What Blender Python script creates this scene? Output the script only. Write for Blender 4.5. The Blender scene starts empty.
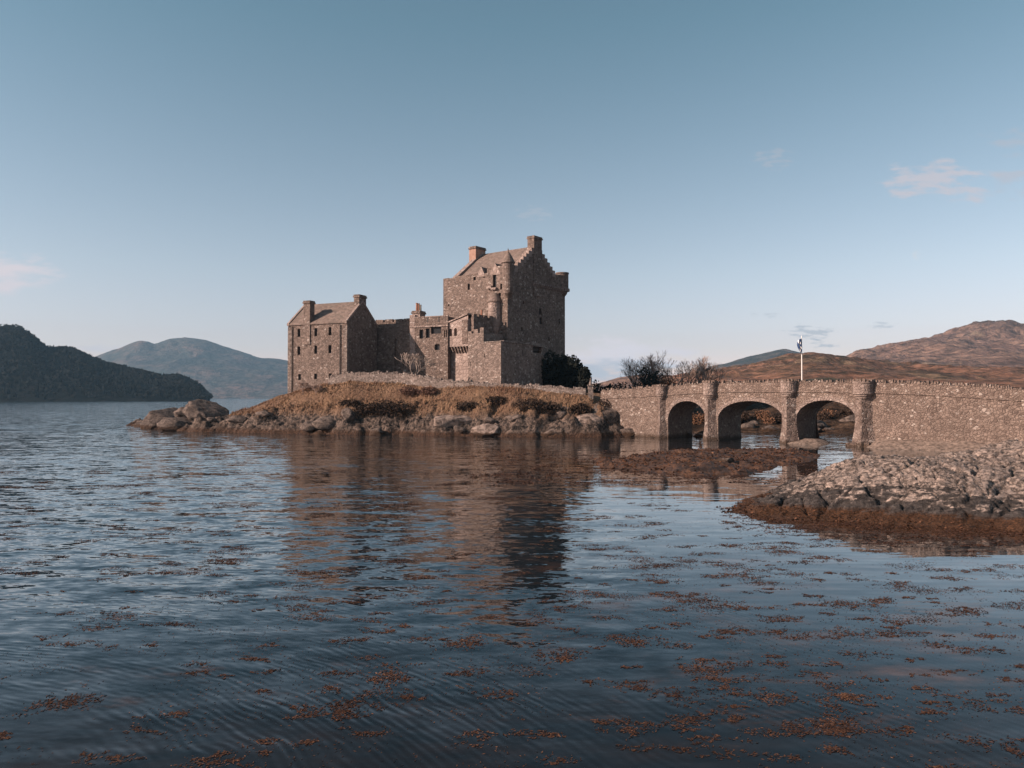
import bpy, math, random
import numpy as np
from mathutils import Vector, Matrix

R = math.radians
sc = bpy.context.scene
COL = sc.collection
random.seed(7)
rng = np.random.default_rng(11)

# ------------------------------------------------------------------ camera, sky, sun, exposure
CAMZ, HOR, FPX = 5.0, 397.5, 740.0
cam_data = bpy.data.cameras.new('camera')
cam_data.sensor_width = 36.0
cam_data.lens = FPX / 1024 * 36.0
cam_data.clip_start = 0.1
cam_data.clip_end = 60000
cam = bpy.data.objects.new('camera', cam_data)
COL.objects.link(cam)
cam.location = (0, 0, CAMZ)
cam.rotation_euler = (R(90) + math.atan((HOR - 384) / FPX), 0, 0)
sc.camera = cam

SUN_EL, SUN_TO = 25.0, (0.95, 0.312)
SUN_ROT = math.atan2(-SUN_TO[0], -SUN_TO[1])
world = bpy.data.worlds.new("World")
sc.world = world
world.use_nodes = True
wn = world.node_tree


def N(nt, typ, **kw):
    n = nt.nodes.new(typ)
    for k, v in kw.items():
        if k.startswith('i_'):
            n.inputs[int(k[2:])].default_value = v
        else:
            setattr(n, k, v)
    return n


def L(nt, a, b):
    nt.links.new(a, b)


def M2(nt, op, a, b=None, clamp=False):
    n = nt.nodes.new('ShaderNodeMath')
    n.operation = op
    n.use_clamp = clamp
    for i, v in enumerate((a, b)):
        if v is None:
            continue
        if hasattr(v, 'links'):
            nt.links.new(v, n.inputs[i])
        else:
            n.inputs[i].default_value = v
    return n.outputs[0]


def MIX(nt, f, a, b, blend='MIX'):
    n = nt.nodes.new('ShaderNodeMix')
    n.data_type = 'RGBA'
    n.blend_type = blend
    n.clamp_factor = True
    for i, v in ((0, f), (6, a), (7, b)):
        if hasattr(v, 'links'):
            nt.links.new(v, n.inputs[i])
        elif i == 0:
            n.inputs[0].default_value = v
        else:
            n.inputs[i].default_value = (*v, 1) if len(v) == 3 else v
    return n.outputs[2]


def RAMP(nt, f, stops, interp='LINEAR'):
    n = nt.nodes.new('ShaderNodeValToRGB')
    cr = n.color_ramp
    cr.interpolation = interp
    while len(cr.elements) < len(stops):
        cr.elements.new(0.5)
    for e, (p, c) in zip(cr.elements, stops):
        e.position = p
        e.color = (*c, 1) if len(c) == 3 else c
    nt.links.new(f, n.inputs[0])
    return n.outputs[0]


def MAPR(nt, v, a, b, c=0.0, d=1.0, smooth=False):
    n = nt.nodes.new('ShaderNodeMapRange')
    if smooth:
        n.interpolation_type = 'SMOOTHSTEP'
    n.clamp = True
    nt.links.new(v, n.inputs[0])
    for i, x in zip((1, 2, 3, 4), (a, b, c, d)):
        n.inputs[i].default_value = x
    return n.outputs[0]


# sky: Nishita, graded a little, with a few thin clouds and the day moon placed by direction
sky = N(wn, 'ShaderNodeTexSky', sky_type='NISHITA', sun_disc=False)
sky.sun_elevation = R(SUN_EL)
sky.sun_rotation = SUN_ROT
sky.altitude = 0
sky.air_density = 1.0
sky.dust_density = 0.5
sky.ozone_density = 1.5
hsv = N(wn, 'ShaderNodeHueSaturation')
hsv.inputs['Hue'].default_value = 0.487
hsv.inputs['Saturation'].default_value = 0.75
hsv.inputs['Value'].default_value = 1.0
L(wn, sky.outputs[0], hsv.inputs['Color'])
skyc = MIX(wn, 1.0, hsv.outputs[0], (1.0, 0.985, 0.97), 'MULTIPLY')
tcw = N(wn, 'ShaderNodeTexCoord')
sepw = N(wn, 'ShaderNodeSeparateXYZ')
L(wn, tcw.outputs['Generated'], sepw.inputs[0])
fwd = M2(wn, 'MAXIMUM', sepw.outputs[1], 0.02)
az = M2(wn, 'DIVIDE', sepw.outputs[0], fwd)
el = M2(wn, 'DIVIDE', sepw.outputs[2], fwd)
front = M2(wn, 'GREATER_THAN', sepw.outputs[1], 0.05)
elz = MAPR(wn, sepw.outputs[2], 0.0, 0.5, 0, 1)
skyc = MIX(wn, 1.0, skyc, RAMP(wn, elz, [(0.0, (1.15, 0.83, 0.90)), (0.13, (1.08, 0.86, 0.90)), (0.32, (1.00, 0.895, 0.90)), (0.9, (0.60, 0.775, 0.785)), (1.0, (0.57, 0.75, 0.765))]), 'MULTIPLY')
cv = N(wn, 'ShaderNodeCombineXYZ')
L(wn, az, cv.inputs[0])
L(wn, el, cv.inputs[1])
mpw = N(wn, 'ShaderNodeMapping')
mpw.inputs['Scale'].default_value = (1, 3.6, 1)
mpw.inputs['Rotation'].default_value = (0, 0, R(-14))
L(wn, cv.outputs[0], mpw.inputs[0])
cn = N(wn, 'ShaderNodeTexNoise')
cn.inputs['Scale'].default_value = 17
cn.inputs['Detail'].default_value = 6
cn.inputs['Roughness'].default_value = 0.6
L(wn, mpw.outputs[0], cn.inputs['Vector'])
cnoise = MAPR(wn, cn.outputs[0], 0.3, 0.7, -1.15, 0.75)
cn2 = N(wn, 'ShaderNodeTexNoise')
cn2.inputs['Scale'].default_value = 55
cn2.inputs['Detail'].default_value = 5
L(wn, mpw.outputs[0], cn2.inputs['Vector'])
cnoise2 = MAPR(wn, cn2.outputs[0], 0.3, 0.7, -1.2, 0.7)
CLOUDS = [  # azimuth, elevation (tangents), half sizes, strength, colour
    (-0.70, 0.167, 0.105, 0.034, 1.0, (0.62, 0.56, 0.585)),
    (-0.52, 0.067, 0.06, 0.007, 0.45, (0.56, 0.52, 0.56)),
    (0.575, 0.290, 0.082, 0.034, 0.42, (0.54, 0.485, 0.51)),
    (0.70, 0.29, 0.06, 0.026, 0.34, (0.45, 0.44, 0.48)),
    (0.70, 0.35, 0.07, 0.022, 0.25, (0.44, 0.42, 0.45)),
    (0.355, 0.325, 0.03, 0.016, 0.2, (0.44, 0.42, 0.45)),
    (0.402, 0.088, 0.036, 0.012, 0.42, (0.38, 0.41, 0.46)),
    (0.423, 0.0715, 0.020, 0.007, 0.42, (0.38, 0.41, 0.46)),
    (0.495, 0.098, 0.026, 0.006, 0.35, (0.40, 0.43, 0.48)),
    (0.345, 0.111, 0.022, 0.005, 0.35, (0.40, 0.43, 0.48)),
    (0.13, 0.054, 0.16, 0.030, 1.0, (0.70, 0.64, 0.67)),
    (0.12, 0.036, 0.12, 0.022, 0.9, (0.47, 0.48, 0.53)),
    (0.03, 0.25, 0.03, 0.014, 0.15, (0.46, 0.45, 0.48)),
]
for (a0, e0, wa, we, st, cc) in CLOUDS:
    da = M2(wn, 'DIVIDE', M2(wn, 'SUBTRACT', az, a0), wa)
    de = M2(wn, 'DIVIDE', M2(wn, 'SUBTRACT', el, e0), we)
    r2 = M2(wn, 'ADD', M2(wn, 'MULTIPLY', da, da), M2(wn, 'MULTIPLY', de, de))
    v = M2(wn, 'ADD', M2(wn, 'SUBTRACT', 1.0, r2), cnoise2 if wa < 0.04 else (cnoise if wa < 0.1 else M2(wn, 'MULTIPLY', cnoise, 0.6)))
    m = MAPR(wn, v, 0.0, 0.95, 0, min(1, st * 1.6), True)
    m = M2(wn, 'MULTIPLY', m, front)
    SKYK = 8.0
    skyc = MIX(wn, m, skyc, tuple(c * SKYK for c in cc))
# moon
da = M2(wn, 'DIVIDE', M2(wn, 'SUBTRACT', az, 0.549), 0.0062)
de = M2(wn, 'DIVIDE', M2(wn, 'SUBTRACT', el, 0.193), 0.0062)
r2 = M2(wn, 'ADD', M2(wn, 'MULTIPLY', da, da), M2(wn, 'MULTIPLY', de, de))
m = MAPR(wn, r2, 1.1, 0.8, 0, 1)
db = M2(wn, 'SUBTRACT', da, 0.75)
r3 = M2(wn, 'ADD', M2(wn, 'MULTIPLY', db, db), M2(wn, 'MULTIPLY', de, de))
m = M2(wn, 'MULTIPLY', M2(wn, 'MULTIPLY', m, MAPR(wn, r3, 0.5, 1.3, 0.1, 0.4)), front)
skyc = MIX(wn, m, skyc, tuple(c * SKYK for c in (0.62, 0.62, 0.63)))
bg = wn.nodes['Background']
bg.inputs[1].default_value = 0.085
L(wn, skyc, bg.inputs[0])

sun_data = bpy.data.lights.new('sun', 'SUN')
sun_data.energy = 5.0
sun_data.angle = R(0.5)
sun_data.color = (1.0, 0.77, 0.64)
sun = bpy.data.objects.new('sun', sun_data)
COL.objects.link(sun)
ce = math.cos(R(SUN_EL))
sdir = Vector((SUN_TO[0] * ce, SUN_TO[1] * ce, -math.sin(R(SUN_EL))))
sun.rotation_euler = sdir.to_track_quat('-Z', 'Y').to_euler()
sun.location = (-60, -20, 60)

sc.view_settings.view_transform = 'Standard'
sc.view_settings.look = 'None'
sc.view_settings.gamma = 1.0
sc.view_settings.exposure = 0.83
sc.view_settings.use_curve_mapping = False
sc.render.engine = 'CYCLES'
sc.cycles.max_bounces = 6
sc.cycles.diffuse_bounces = 2
sc.cycles.glossy_bounces = 3
sc.cycles.transmission_bounces = 2
sc.cycles.transparent_max_bounces = 8
sc.cycles.volume_bounces = 0
sc.cycles.use_denoising = True


# ------------------------------------------------------------------ measuring helpers
def X(px, D):
    return (px - 512) / FPX * D


def Z(y, D):
    return CAMZ + (HOR - y) / FPX * D


# ------------------------------------------------------------------ numpy noise
def _hash(ix, iy, iz):
    h = (ix * 374761393 + iy * 668265263 + iz * 2147483647 + 1013904223) & 0xFFFFFFFF
    h = ((h ^ (h >> 13)) * 1274126177) & 0xFFFFFFFF
    h = ((h ^ (h >> 15)) * 2246822519) & 0xFFFFFFFF
    return ((h ^ (h >> 16)) & 0xFFFFFF) / float(0xFFFFFF)


def vnoise(x, y, z=0.0):
    x, y, z = np.broadcast_arrays(np.asarray(x, float), np.asarray(y, float), np.asarray(z, float))
    ix, iy, iz = np.floor(x).astype(np.int64), np.floor(y).astype(np.int64), np.floor(z).astype(np.int64)
    fx, fy, fz = x - ix, y - iy, z - iz
    fx, fy, fz = (f * f * f * (f * (f * 6 - 15) + 10) for f in (fx, fy, fz))
    out = 0
    for dx in (0, 1):
        for dy in (0, 1):
            for dz in (0, 1):
                w = (fx if dx else 1 - fx) * (fy if dy else 1 - fy) * (fz if dz else 1 - fz)
                out = out + w * _hash(ix + dx, iy + dy, iz + dz)
    return out * 2 - 1


def fbm(x, y, z=0.0, oct=4, gain=0.5, ridged=False):
    a, s, t = 1.0, 0.0, 0.0
    for i in range(oct):
        k = 2.03 ** i
        n = vnoise(x * k + 17.3 * i, y * k - 9.1 * i, np.asarray(z) * k + 5.7 * i)
        if ridged:
            n = 1 - 2 * np.abs(n)
        s = s + a * n
        t += a
        a *= gain
    return s / t


def voro(x, y, seed=0):
    """2D worley: distance to nearest and second nearest point, random value of the cell"""
    ix, iy = np.floor(x).astype(np.int64), np.floor(y).astype(np.int64)
    d1 = np.full(x.shape, 9.0)
    d2 = np.full(x.shape, 9.0)
    rv = np.zeros(x.shape)
    for dx in (-1, 0, 1):
        for dy in (-1, 0, 1):
            cx, cy = ix + dx, iy + dy
            px = cx + _hash(cx, cy, np.int64(seed))
            py = cy + _hash(cx, cy, np.int64(seed + 5))
            d = np.hypot(px - x, py - y)
            closer = d < d1
            d2 = np.where(closer, d1, np.minimum(d2, d))
            rv = np.where(closer, _hash(cx, cy, np.int64(seed + 9)), rv)
            d1 = np.where(closer, d, d1)
    return d1, d2, rv


def inside_dist(poly, x, y):
    """signed distance to a closed polygon, positive inside"""
    P = np.array(poly, float)
    d = np.full(x.shape, 1e9)
    ins = np.zeros(x.shape, bool)
    n = len(P)
    for i in range(n):
        ax, ay = P[i]
        bx, by = P[(i + 1) % n]
        ex, ey = bx - ax, by - ay
        t = np.clip(((x - ax) * ex + (y - ay) * ey) / (ex * ex + ey * ey), 0, 1)
        d = np.minimum(d, np.hypot(x - ax - t * ex, y - ay - t * ey))
        c = ((ay > y) != (by > y))
        with np.errstate(divide='ignore', invalid='ignore'):
            xi = ex * (y - ay) / (ey if ey != 0 else 1e-9) + ax
        ins ^= c & (x < xi)
    return np.where(ins, d, -d)


# ------------------------------------------------------------------ objects and meshes
def tag(o, label=None, cat=None, group=None, kind=None):
    for k, v in (('label', label), ('category', cat), ('group', group), ('kind', kind)):
        if v:
            o[k] = v
    return o


def empty(name, loc, rz=0.0, label=None, cat=None, group=None):
    o = bpy.data.objects.new(name, None)
    o.empty_display_size = 0.5
    o.location = loc
    o.rotation_euler = (0, 0, rz)
    COL.objects.link(o)
    return tag(o, label, cat, group)


class MB:
    def __init__(self):
        self.v, self.f, self.mi = [], [], []

    def face(self, pts, mi=0):
        b = len(self.v)
        self.v += [tuple(p) for p in pts]
        self.f.append(tuple(range(b, b + len(pts))))
        self.mi.append(mi)

    def box(self, x0, x1, y0, y1, z0, z1, mi=0):
        p = [(x0, y0, z0), (x1, y0, z0), (x1, y1, z0), (x0, y1, z0), (x0, y0, z1), (x1, y0, z1), (x1, y1, z1), (x0, y1, z1)]
        b = len(self.v)
        self.v += p
        for q in ((0, 3, 2, 1), (4, 5, 6, 7), (0, 1, 5, 4), (1, 2, 6, 5), (2, 3, 7, 6), (3, 0, 4, 7)):
            self.f.append(tuple(b + i for i in q))
            self.mi.append(mi)

    def hexa(self, p, mi=0):
        """eight points: bottom ring then top ring"""
        b = len(self.v)
        self.v += [tuple(q) for q in p]
        for q in ((0, 3, 2, 1), (4, 5, 6, 7), (0, 1, 5, 4), (1, 2, 6, 5), (2, 3, 7, 6), (3, 0, 4, 7)):
            self.f.append(tuple(b + i for i in q))
            self.mi.append(mi)

    def lathe(self, cx, cy, prof, n=20, a0=0.0, a1=2 * math.pi, cap=True, sx=1.0):
        full = abs(a1 - a0 - 2 * math.pi) < 1e-6
        m = n if full else n + 1
        rings = []
        for (r, z) in prof:
            b = len(self.v)
            for k in range(m):
                a = a0 + (a1 - a0) * k / n
                self.v.append((cx + r * math.cos(a) * sx, cy + r * math.sin(a), z))
            rings.append(b)
        for i in range(len(prof) - 1):
            for k in range(n):
                k2 = (k + 1) % m
                self.f.append((rings[i] + k, rings[i] + k2, rings[i + 1] + k2, rings[i + 1] + k))
                self.mi.append(0)
        if cap and full:
            self.f.append(tuple(rings[0] + k for k in reversed(range(n))))
            self.mi.append(0)
            self.f.append(tuple(rings[-1] + k for k in range(n)))
            self.mi.append(0)

    def tube(self, p0, p1, r0, r1, n=4):
        p0, p1 = Vector(p0), Vector(p1)
        d = p1 - p0
        if d.length < 1e-6:
            return
        d.normalize()
        u = d.orthogonal().normalized()
        w = d.cross(u)
        b = len(self.v)
        for p, r in ((p0, r0), (p1, r1)):
            for k in range(n):
                a = 2 * math.pi * k / n
                self.v.append(tuple(p + u * (r * math.cos(a)) + w * (r * math.sin(a))))
        for k in range(n):
            k2 = (k + 1) % n
            self.f.append((b + k, b + k2, b + n + k2, b + n + k))
            self.mi.append(0)

    def build(self, name, mat, parent=None, smooth=False, mats=None):
        me = bpy.data.meshes.new(name)
        me.from_pydata(self.v, [], self.f)
        for m in (mats or [mat]):
            me.materials.append(m)
        if mats:
            me.polygons.foreach_set('material_index', self.mi)
        if smooth:
            me.polygons.foreach_set('use_smooth', [True] * len(me.polygons))
        me.update()
        o = bpy.data.objects.new(name, me)
        COL.objects.link(o)
        if parent is not None:
            o.parent = parent
        return o


def grid_mesh(name, X_, Y_, Z_, mat, smooth=True, keep=None):
    h, w = X_.shape
    v = np.stack([X_.ravel(), Y_.ravel(), Z_.ravel()], 1)
    idx = np.arange(h * w).reshape(h, w)
    q = np.stack([idx[:-1, :-1].ravel(), idx[:-1, 1:].ravel(), idx[1:, 1:].ravel(), idx[1:, :-1].ravel()], 1)
    if keep is not None:
        k = keep.ravel()
        q = q[k[q].any(1)]
        used = np.zeros(len(v), bool)
        used[q.ravel()] = True
        remap = np.cumsum(used) - 1
        v = v[used]
        q = remap[q]
    me = bpy.data.meshes.new(name)
    me.vertices.add(len(v))
    me.vertices.foreach_set('co', v.ravel())
    me.loops.add(len(q) * 4)
    me.loops.foreach_set('vertex_index', q.ravel().astype(np.int32))
    me.polygons.add(len(q))
    me.polygons.foreach_set('loop_start', np.arange(0, len(q) * 4, 4, dtype=np.int32))
    me.polygons.foreach_set('use_smooth', np.full(len(q), smooth))
    me.materials.append(mat)
    me.update(calc_edges=True)
    me.validate()
    o = bpy.data.objects.new(name, me)
    COL.objects.link(o)
    return o


def tri_soup(name, V, k, mat, parent=None):
    """V: (n*k,3) vertices, each run of k makes one face"""
    n = len(V) // k
    me = bpy.data.meshes.new(name)
    me.vertices.add(n * k)
    me.vertices.foreach_set('co', np.asarray(V, float).ravel())
    me.loops.add(n * k)
    me.loops.foreach_set('vertex_index', np.arange(n * k, dtype=np.int32))
    me.polygons.add(n)
    me.polygons.foreach_set('loop_start', np.arange(0, n * k, k, dtype=np.int32))
    me.materials.append(mat)
    me.update(calc_edges=True)
    o = bpy.data.objects.new(name, me)
    COL.objects.link(o)
    if parent is not None:
        o.parent = parent
    return o


# ------------------------------------------------------------------ materials
def new_mat(name):
    m = bpy.data.materials.new(name)
    m.use_nodes = True
    nt = m.node_tree
    b = nt.nodes['Principled BSDF']
    b.inputs['Roughness'].default_value = 0.9
    b.inputs['Specular IOR Level'].default_value = 0.25
    return m, nt, b


def noise(nt, vec, scale, detail=4, rough=0.55, dist=0.0):
    n = N(nt, 'ShaderNodeTexNoise')
    n.inputs['Scale'].default_value = scale
    n.inputs['Detail'].default_value = detail
    n.inputs['Roughness'].default_value = rough
    n.inputs['Distortion'].default_value = dist
    if vec is not None:
        L(nt, vec, n.inputs['Vector'])
    return n.outputs[0]


def bump(nt, b, h, strength, dist):
    n = N(nt, 'ShaderNodeBump')
    n.inputs['Strength'].default_value = strength
    n.inputs['Distance'].default_value = dist
    L(nt, h, n.inputs['Height'])
    L(nt, n.outputs[0], b.inputs['Normal'])
    return n


def stone_mat(name, dark, mid, light, pale, cell=2.0, tint=(1, 1, 1), contrast=1.0):
    m, nt, b = new_mat(name)
    tc = N(nt, 'ShaderNodeTexCoord')
    mp = N(nt, 'ShaderNodeMapping')
    mp.inputs['Scale'].default_value = (1, 1, 1.3)
    L(nt, tc.outputs['Object'], mp.inputs[0])
    wob = N(nt, 'ShaderNodeTexNoise')
    wob.inputs['Scale'].default_value = 1.7
    L(nt, mp.outputs[0], wob.inputs['Vector'])
    off = N(nt, 'ShaderNodeVectorMath', operation='MULTIPLY_ADD')
    L(nt, wob.outputs['Color'], off.inputs[0])
    off.inputs[1].default_value = (0.5, 0.5, 0.5)
    L(nt, mp.outputs[0], off.inputs[2])
    v1 = N(nt, 'ShaderNodeTexVoronoi', feature='F1')
    v1.inputs['Scale'].default_value = cell
    L(nt, off.outputs[0], v1.inputs['Vector'])
    v2 = N(nt, 'ShaderNodeTexVoronoi', feature='DISTANCE_TO_EDGE')
    v2.inputs['Scale'].default_value = cell
    L(nt, off.outputs[0], v2.inputs['Vector'])
    sp = N(nt, 'ShaderNodeSeparateColor')
    L(nt, v1.outputs['Color'], sp.inputs[0])
    col = RAMP(nt, sp.outputs[0], [(0.0, dark), (0.35, mid), (0.70, light), (0.92, light), (0.96, pale)])
    big = noise(nt, tc.outputs['Object'], 0.35, 5, 0.6)
    col = MIX(nt, MAPR(nt, big, 0.42, 0.66, 0, 0.45), col, tuple(0.55 * c for c in mid))
    strk = N(nt, 'ShaderNodeMapping')
    strk.inputs['Scale'].default_value = (1.6, 1.6, 0.12)
    L(nt, tc.outputs['Object'], strk.inputs[0])
    sn = noise(nt, strk.outputs[0], 1.0, 4, 0.6)
    col = MIX(nt, MAPR(nt, sn, 0.54, 0.72, 0, 0.5), col, tuple(0.5 * c for c in dark))
    fine = noise(nt, tc.outputs['Object'], 9, 3, 0.6)
    col = MIX(nt, MAPR(nt, fine, 0.3, 0.7, 0, 0.4), col, tuple(0.7 * c for c in mid))
    mort = MAPR(nt, v2.outputs[0], 0.02, 0.07, 0.55, 0.0)
    col = MIX(nt, mort, col, tuple(0.8 * c for c in mid))
    gp_ = N(nt, 'ShaderNodeNewGeometry')
    sz_ = N(nt, 'ShaderNodeSeparateXYZ')
    L(nt, gp_.outputs['Position'], sz_.inputs[0])
    tide = M2(nt, 'ADD', sz_.outputs[2], M2(nt, 'MULTIPLY', M2(nt, 'SUBTRACT', sn, 0.5), 0.9))
    col = MIX(nt, MAPR(nt, tide, 0.55, 0.15, 0, 0.85), col, (0.045, 0.028, 0.018))
    L(nt, col, b.inputs['Base Color'])
    b.inputs['Roughness'].default_value = 0.92
    h = M2(nt, 'ADD', MAPR(nt, v2.outputs[0], 0.0, 0.16), M2(nt, 'MULTIPLY', fine, 0.5))
    h = M2(nt, 'ADD', h, M2(nt, 'MULTIPLY', sp.outputs[1], 0.6))
    bump(nt, b, h, 0.8, 0.09)
    return m


STONE = stone_mat('castle_stone', (0.100, 0.075, 0.064), (0.165, 0.122, 0.102), (0.239, 0.179, 0.151), (0.392, 0.331, 0.296), 2.9)
STONE_BASTION = stone_mat('bastion_stone', (0.113, 0.087, 0.075), (0.191, 0.144, 0.122), (0.270, 0.206, 0.177), (0.418, 0.357, 0.322), 2.9)
STONE_SMOOTH = stone_mat('dressed_stone', (0.209, 0.157, 0.135), (0.270, 0.204, 0.178), (0.322, 0.252, 0.222), (0.400, 0.331, 0.300), 1.4)
STONE_PIER = stone_mat('pier_stone', (0.087, 0.064, 0.055), (0.165, 0.119, 0.100), (0.244, 0.187, 0.161), (0.365, 0.313, 0.278), 2.6)
STONE_BRIDGE = stone_mat('bridge_stone', (0.100, 0.070, 0.057), (0.183, 0.133, 0.109), (0.235, 0.174, 0.143), (0.374, 0.309, 0.270), 3.6)
STONE_TURRET = stone_mat('turret_stone', (0.174, 0.129, 0.109), (0.226, 0.170, 0.146), (0.278, 0.213, 0.184), (0.313, 0.248, 0.217), 2.6)
STONE_PALE = stone_mat('dry_stone', (0.087, 0.070, 0.061), (0.209, 0.165, 0.144), (0.313, 0.248, 0.217), (0.435, 0.383, 0.348), 4.2)


def simple_mat(name, c1, c2, scale=3.0, rough=0.85, detail=5, bumpd=0.0, stretch=(1, 1, 1), spec=0.25, lo=0.35, hi=0.65):
    m, nt, b = new_mat(name)
    tc = N(nt, 'ShaderNodeTexCoord')
    mp = N(nt, 'ShaderNodeMapping')
    mp.inputs['Scale'].default_value = stretch
    L(nt, tc.outputs['Object'], mp.inputs[0])
    n = noise(nt, mp.outputs[0], scale, detail, 0.6)
    L(nt, MIX(nt, MAPR(nt, n, lo, hi), c1, c2), b.inputs['Base Color'])
    b.inputs['Roughness'].default_value = rough
    b.inputs['Specular IOR Level'].default_value = spec
    if bumpd:
        bump(nt, b, n, 0.8, bumpd)
    return m


def slate_mat():
    m, nt, b = new_mat('slate_roof')
    tc = N(nt, 'ShaderNodeTexCoord')
    br = N(nt, 'ShaderNodeTexVoronoi', feature='F1')
    mp = N(nt, 'ShaderNodeMapping')
    mp.inputs['Scale'].default_value = (3.0, 2.6, 3.6)
    L(nt, tc.outputs['Object'], mp.inputs[0])
    L(nt, mp.outputs[0], br.inputs['Vector'])
    br.inputs['Scale'].default_value = 1.0
    sp = N(nt, 'ShaderNodeSeparateColor')
    L(nt, br.outputs['Color'], sp.inputs[0])
    c = RAMP(nt, sp.outputs[0], [(0, (0.105, 0.077, 0.066)), (0.5, (0.15, 0.108, 0.09)), (1, (0.20, 0.148, 0.125))])
    n = noise(nt, tc.outputs['Object'], 0.7, 6, 0.65)
    c = MIX(nt, MAPR(nt, n, 0.42, 0.7, 0, 0.6), c, (0.10, 0.082, 0.066))
    L(nt, c, b.inputs['Base Color'])
    b.inputs['Roughness'].default_value = 0.8
    wv = N(nt, 'ShaderNodeTexWave', wave_type='BANDS', bands_direction='Z', wave_profile='SAW')
    wv.inputs['Scale'].default_value = 1.1
    L(nt, tc.outputs['Object'], wv.inputs['Vector'])
    h = M2(nt, 'ADD', wv.outputs[1], M2(nt, 'MULTIPLY', sp.outputs[1], 0.7))
    bump(nt, b, h, 0.5, 0.04)
    return m


SLATE = slate_mat()
GLASS = simple_mat('dark_glass', (0.012, 0.013, 0.015), (0.02, 0.021, 0.024), 2, 0.3, spec=0.12)
FRAME = simple_mat('window_frame_wood', (0.05, 0.042, 0.038), (0.08, 0.068, 0.06), 6)
PIPE = simple_mat('cast_iron', (0.035, 0.03, 0.028), (0.06, 0.05, 0.045), 5, 0.6)
POT = simple_mat('clay_pot', (0.22, 0.10, 0.065), (0.30, 0.15, 0.10), 6)
POTGREY = simple_mat('grey_clay_pot', (0.2, 0.18, 0.165), (0.3, 0.27, 0.245), 6)
BRICKCH = simple_mat('red_sandstone', (0.23, 0.135, 0.10), (0.31, 0.19, 0.15), 3, bumpd=0.03)
WHITE = simple_mat('white_paint', (0.72, 0.69, 0.66), (0.8, 0.78, 0.75), 3, 0.5)
FLAGBLUE = simple_mat('flag_blue', (0.02, 0.05, 0.13), (0.03, 0.06, 0.16), 3, 0.8)
ROADWAY = simple_mat('bridge_roadway', (0.08, 0.072, 0.066), (0.13, 0.12, 0.11), 3)
BARK = simple_mat('bark', (0.075, 0.055, 0.045), (0.14, 0.105, 0.088), 4, bumpd=0.02)
TWIG = simple_mat('twig', (0.17, 0.12, 0.10), (0.30, 0.21, 0.17), 1.2)
PALETWIG = simple_mat('pale_twig', (0.17, 0.135, 0.115), (0.28, 0.225, 0.195), 1.5)


def leaf_mat(name, stops, vary=0.45, scale=0.8):
    m, nt, b = new_mat(name)
    g = N(nt, 'ShaderNodeNewGeometry')
    tc = N(nt, 'ShaderNodeTexCoord')
    n = noise(nt, tc.outputs['Object'], scale, 3, 0.6)
    f = M2(nt, 'ADD', M2(nt, 'MULTIPLY', g.outputs['Random Per Island'], vary), M2(nt, 'MULTIPLY', MAPR(nt, n, 0.3, 0.7), 1 - vary))
    L(nt, RAMP(nt, f, stops), b.inputs['Base Color'])
    b.inputs['Roughness'].default_value = 0.9
    b.inputs['Specular IOR Level'].default_value = 0.08
    return m


EVERGREEN = leaf_mat('evergreen_leaves', [(0, (0.010, 0.012, 0.011)), (0.6, (0.020, 0.023, 0.019)), (1, (0.036, 0.036, 0.028))])  # near-black tones put the keep's shade into the leaf colour
RUSSET = leaf_mat('russet_leaves', [(0, (0.08, 0.045, 0.03)), (0.6, (0.17, 0.09, 0.055)), (1, (0.28, 0.15, 0.085))])
HEATHER = leaf_mat('heather_twigs', [(0, (0.022, 0.015, 0.012)), (0.6, (0.05, 0.034, 0.026)), (1, (0.10, 0.06, 0.04))])  # tones taken dark to carry the shadowed hollows of the bank
BRACKEN = leaf_mat('bracken_twigs', [(0, (0.06, 0.035, 0.027)), (0.6, (0.14, 0.08, 0.06)), (1, (0.22, 0.14, 0.105))])
GRASS = leaf_mat('dry_grass', [(0, (0.10, 0.055, 0.038)), (0.3, (0.17, 0.094, 0.06)), (0.6, (0.24, 0.148, 0.09)), (1, (0.31, 0.215, 0.135))], 0.4, 0.25)
WEED = leaf_mat('bladder_wrack', [(0, (0.016, 0.008, 0.006)), (0.4, (0.048, 0.023, 0.014)), (0.8, (0.105, 0.050, 0.029)), (1, (0.23, 0.115, 0.062))], 0.7, 0.6)
WEED.node_tree.nodes['Principled BSDF'].inputs['Roughness'].default_value = 0.5


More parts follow.
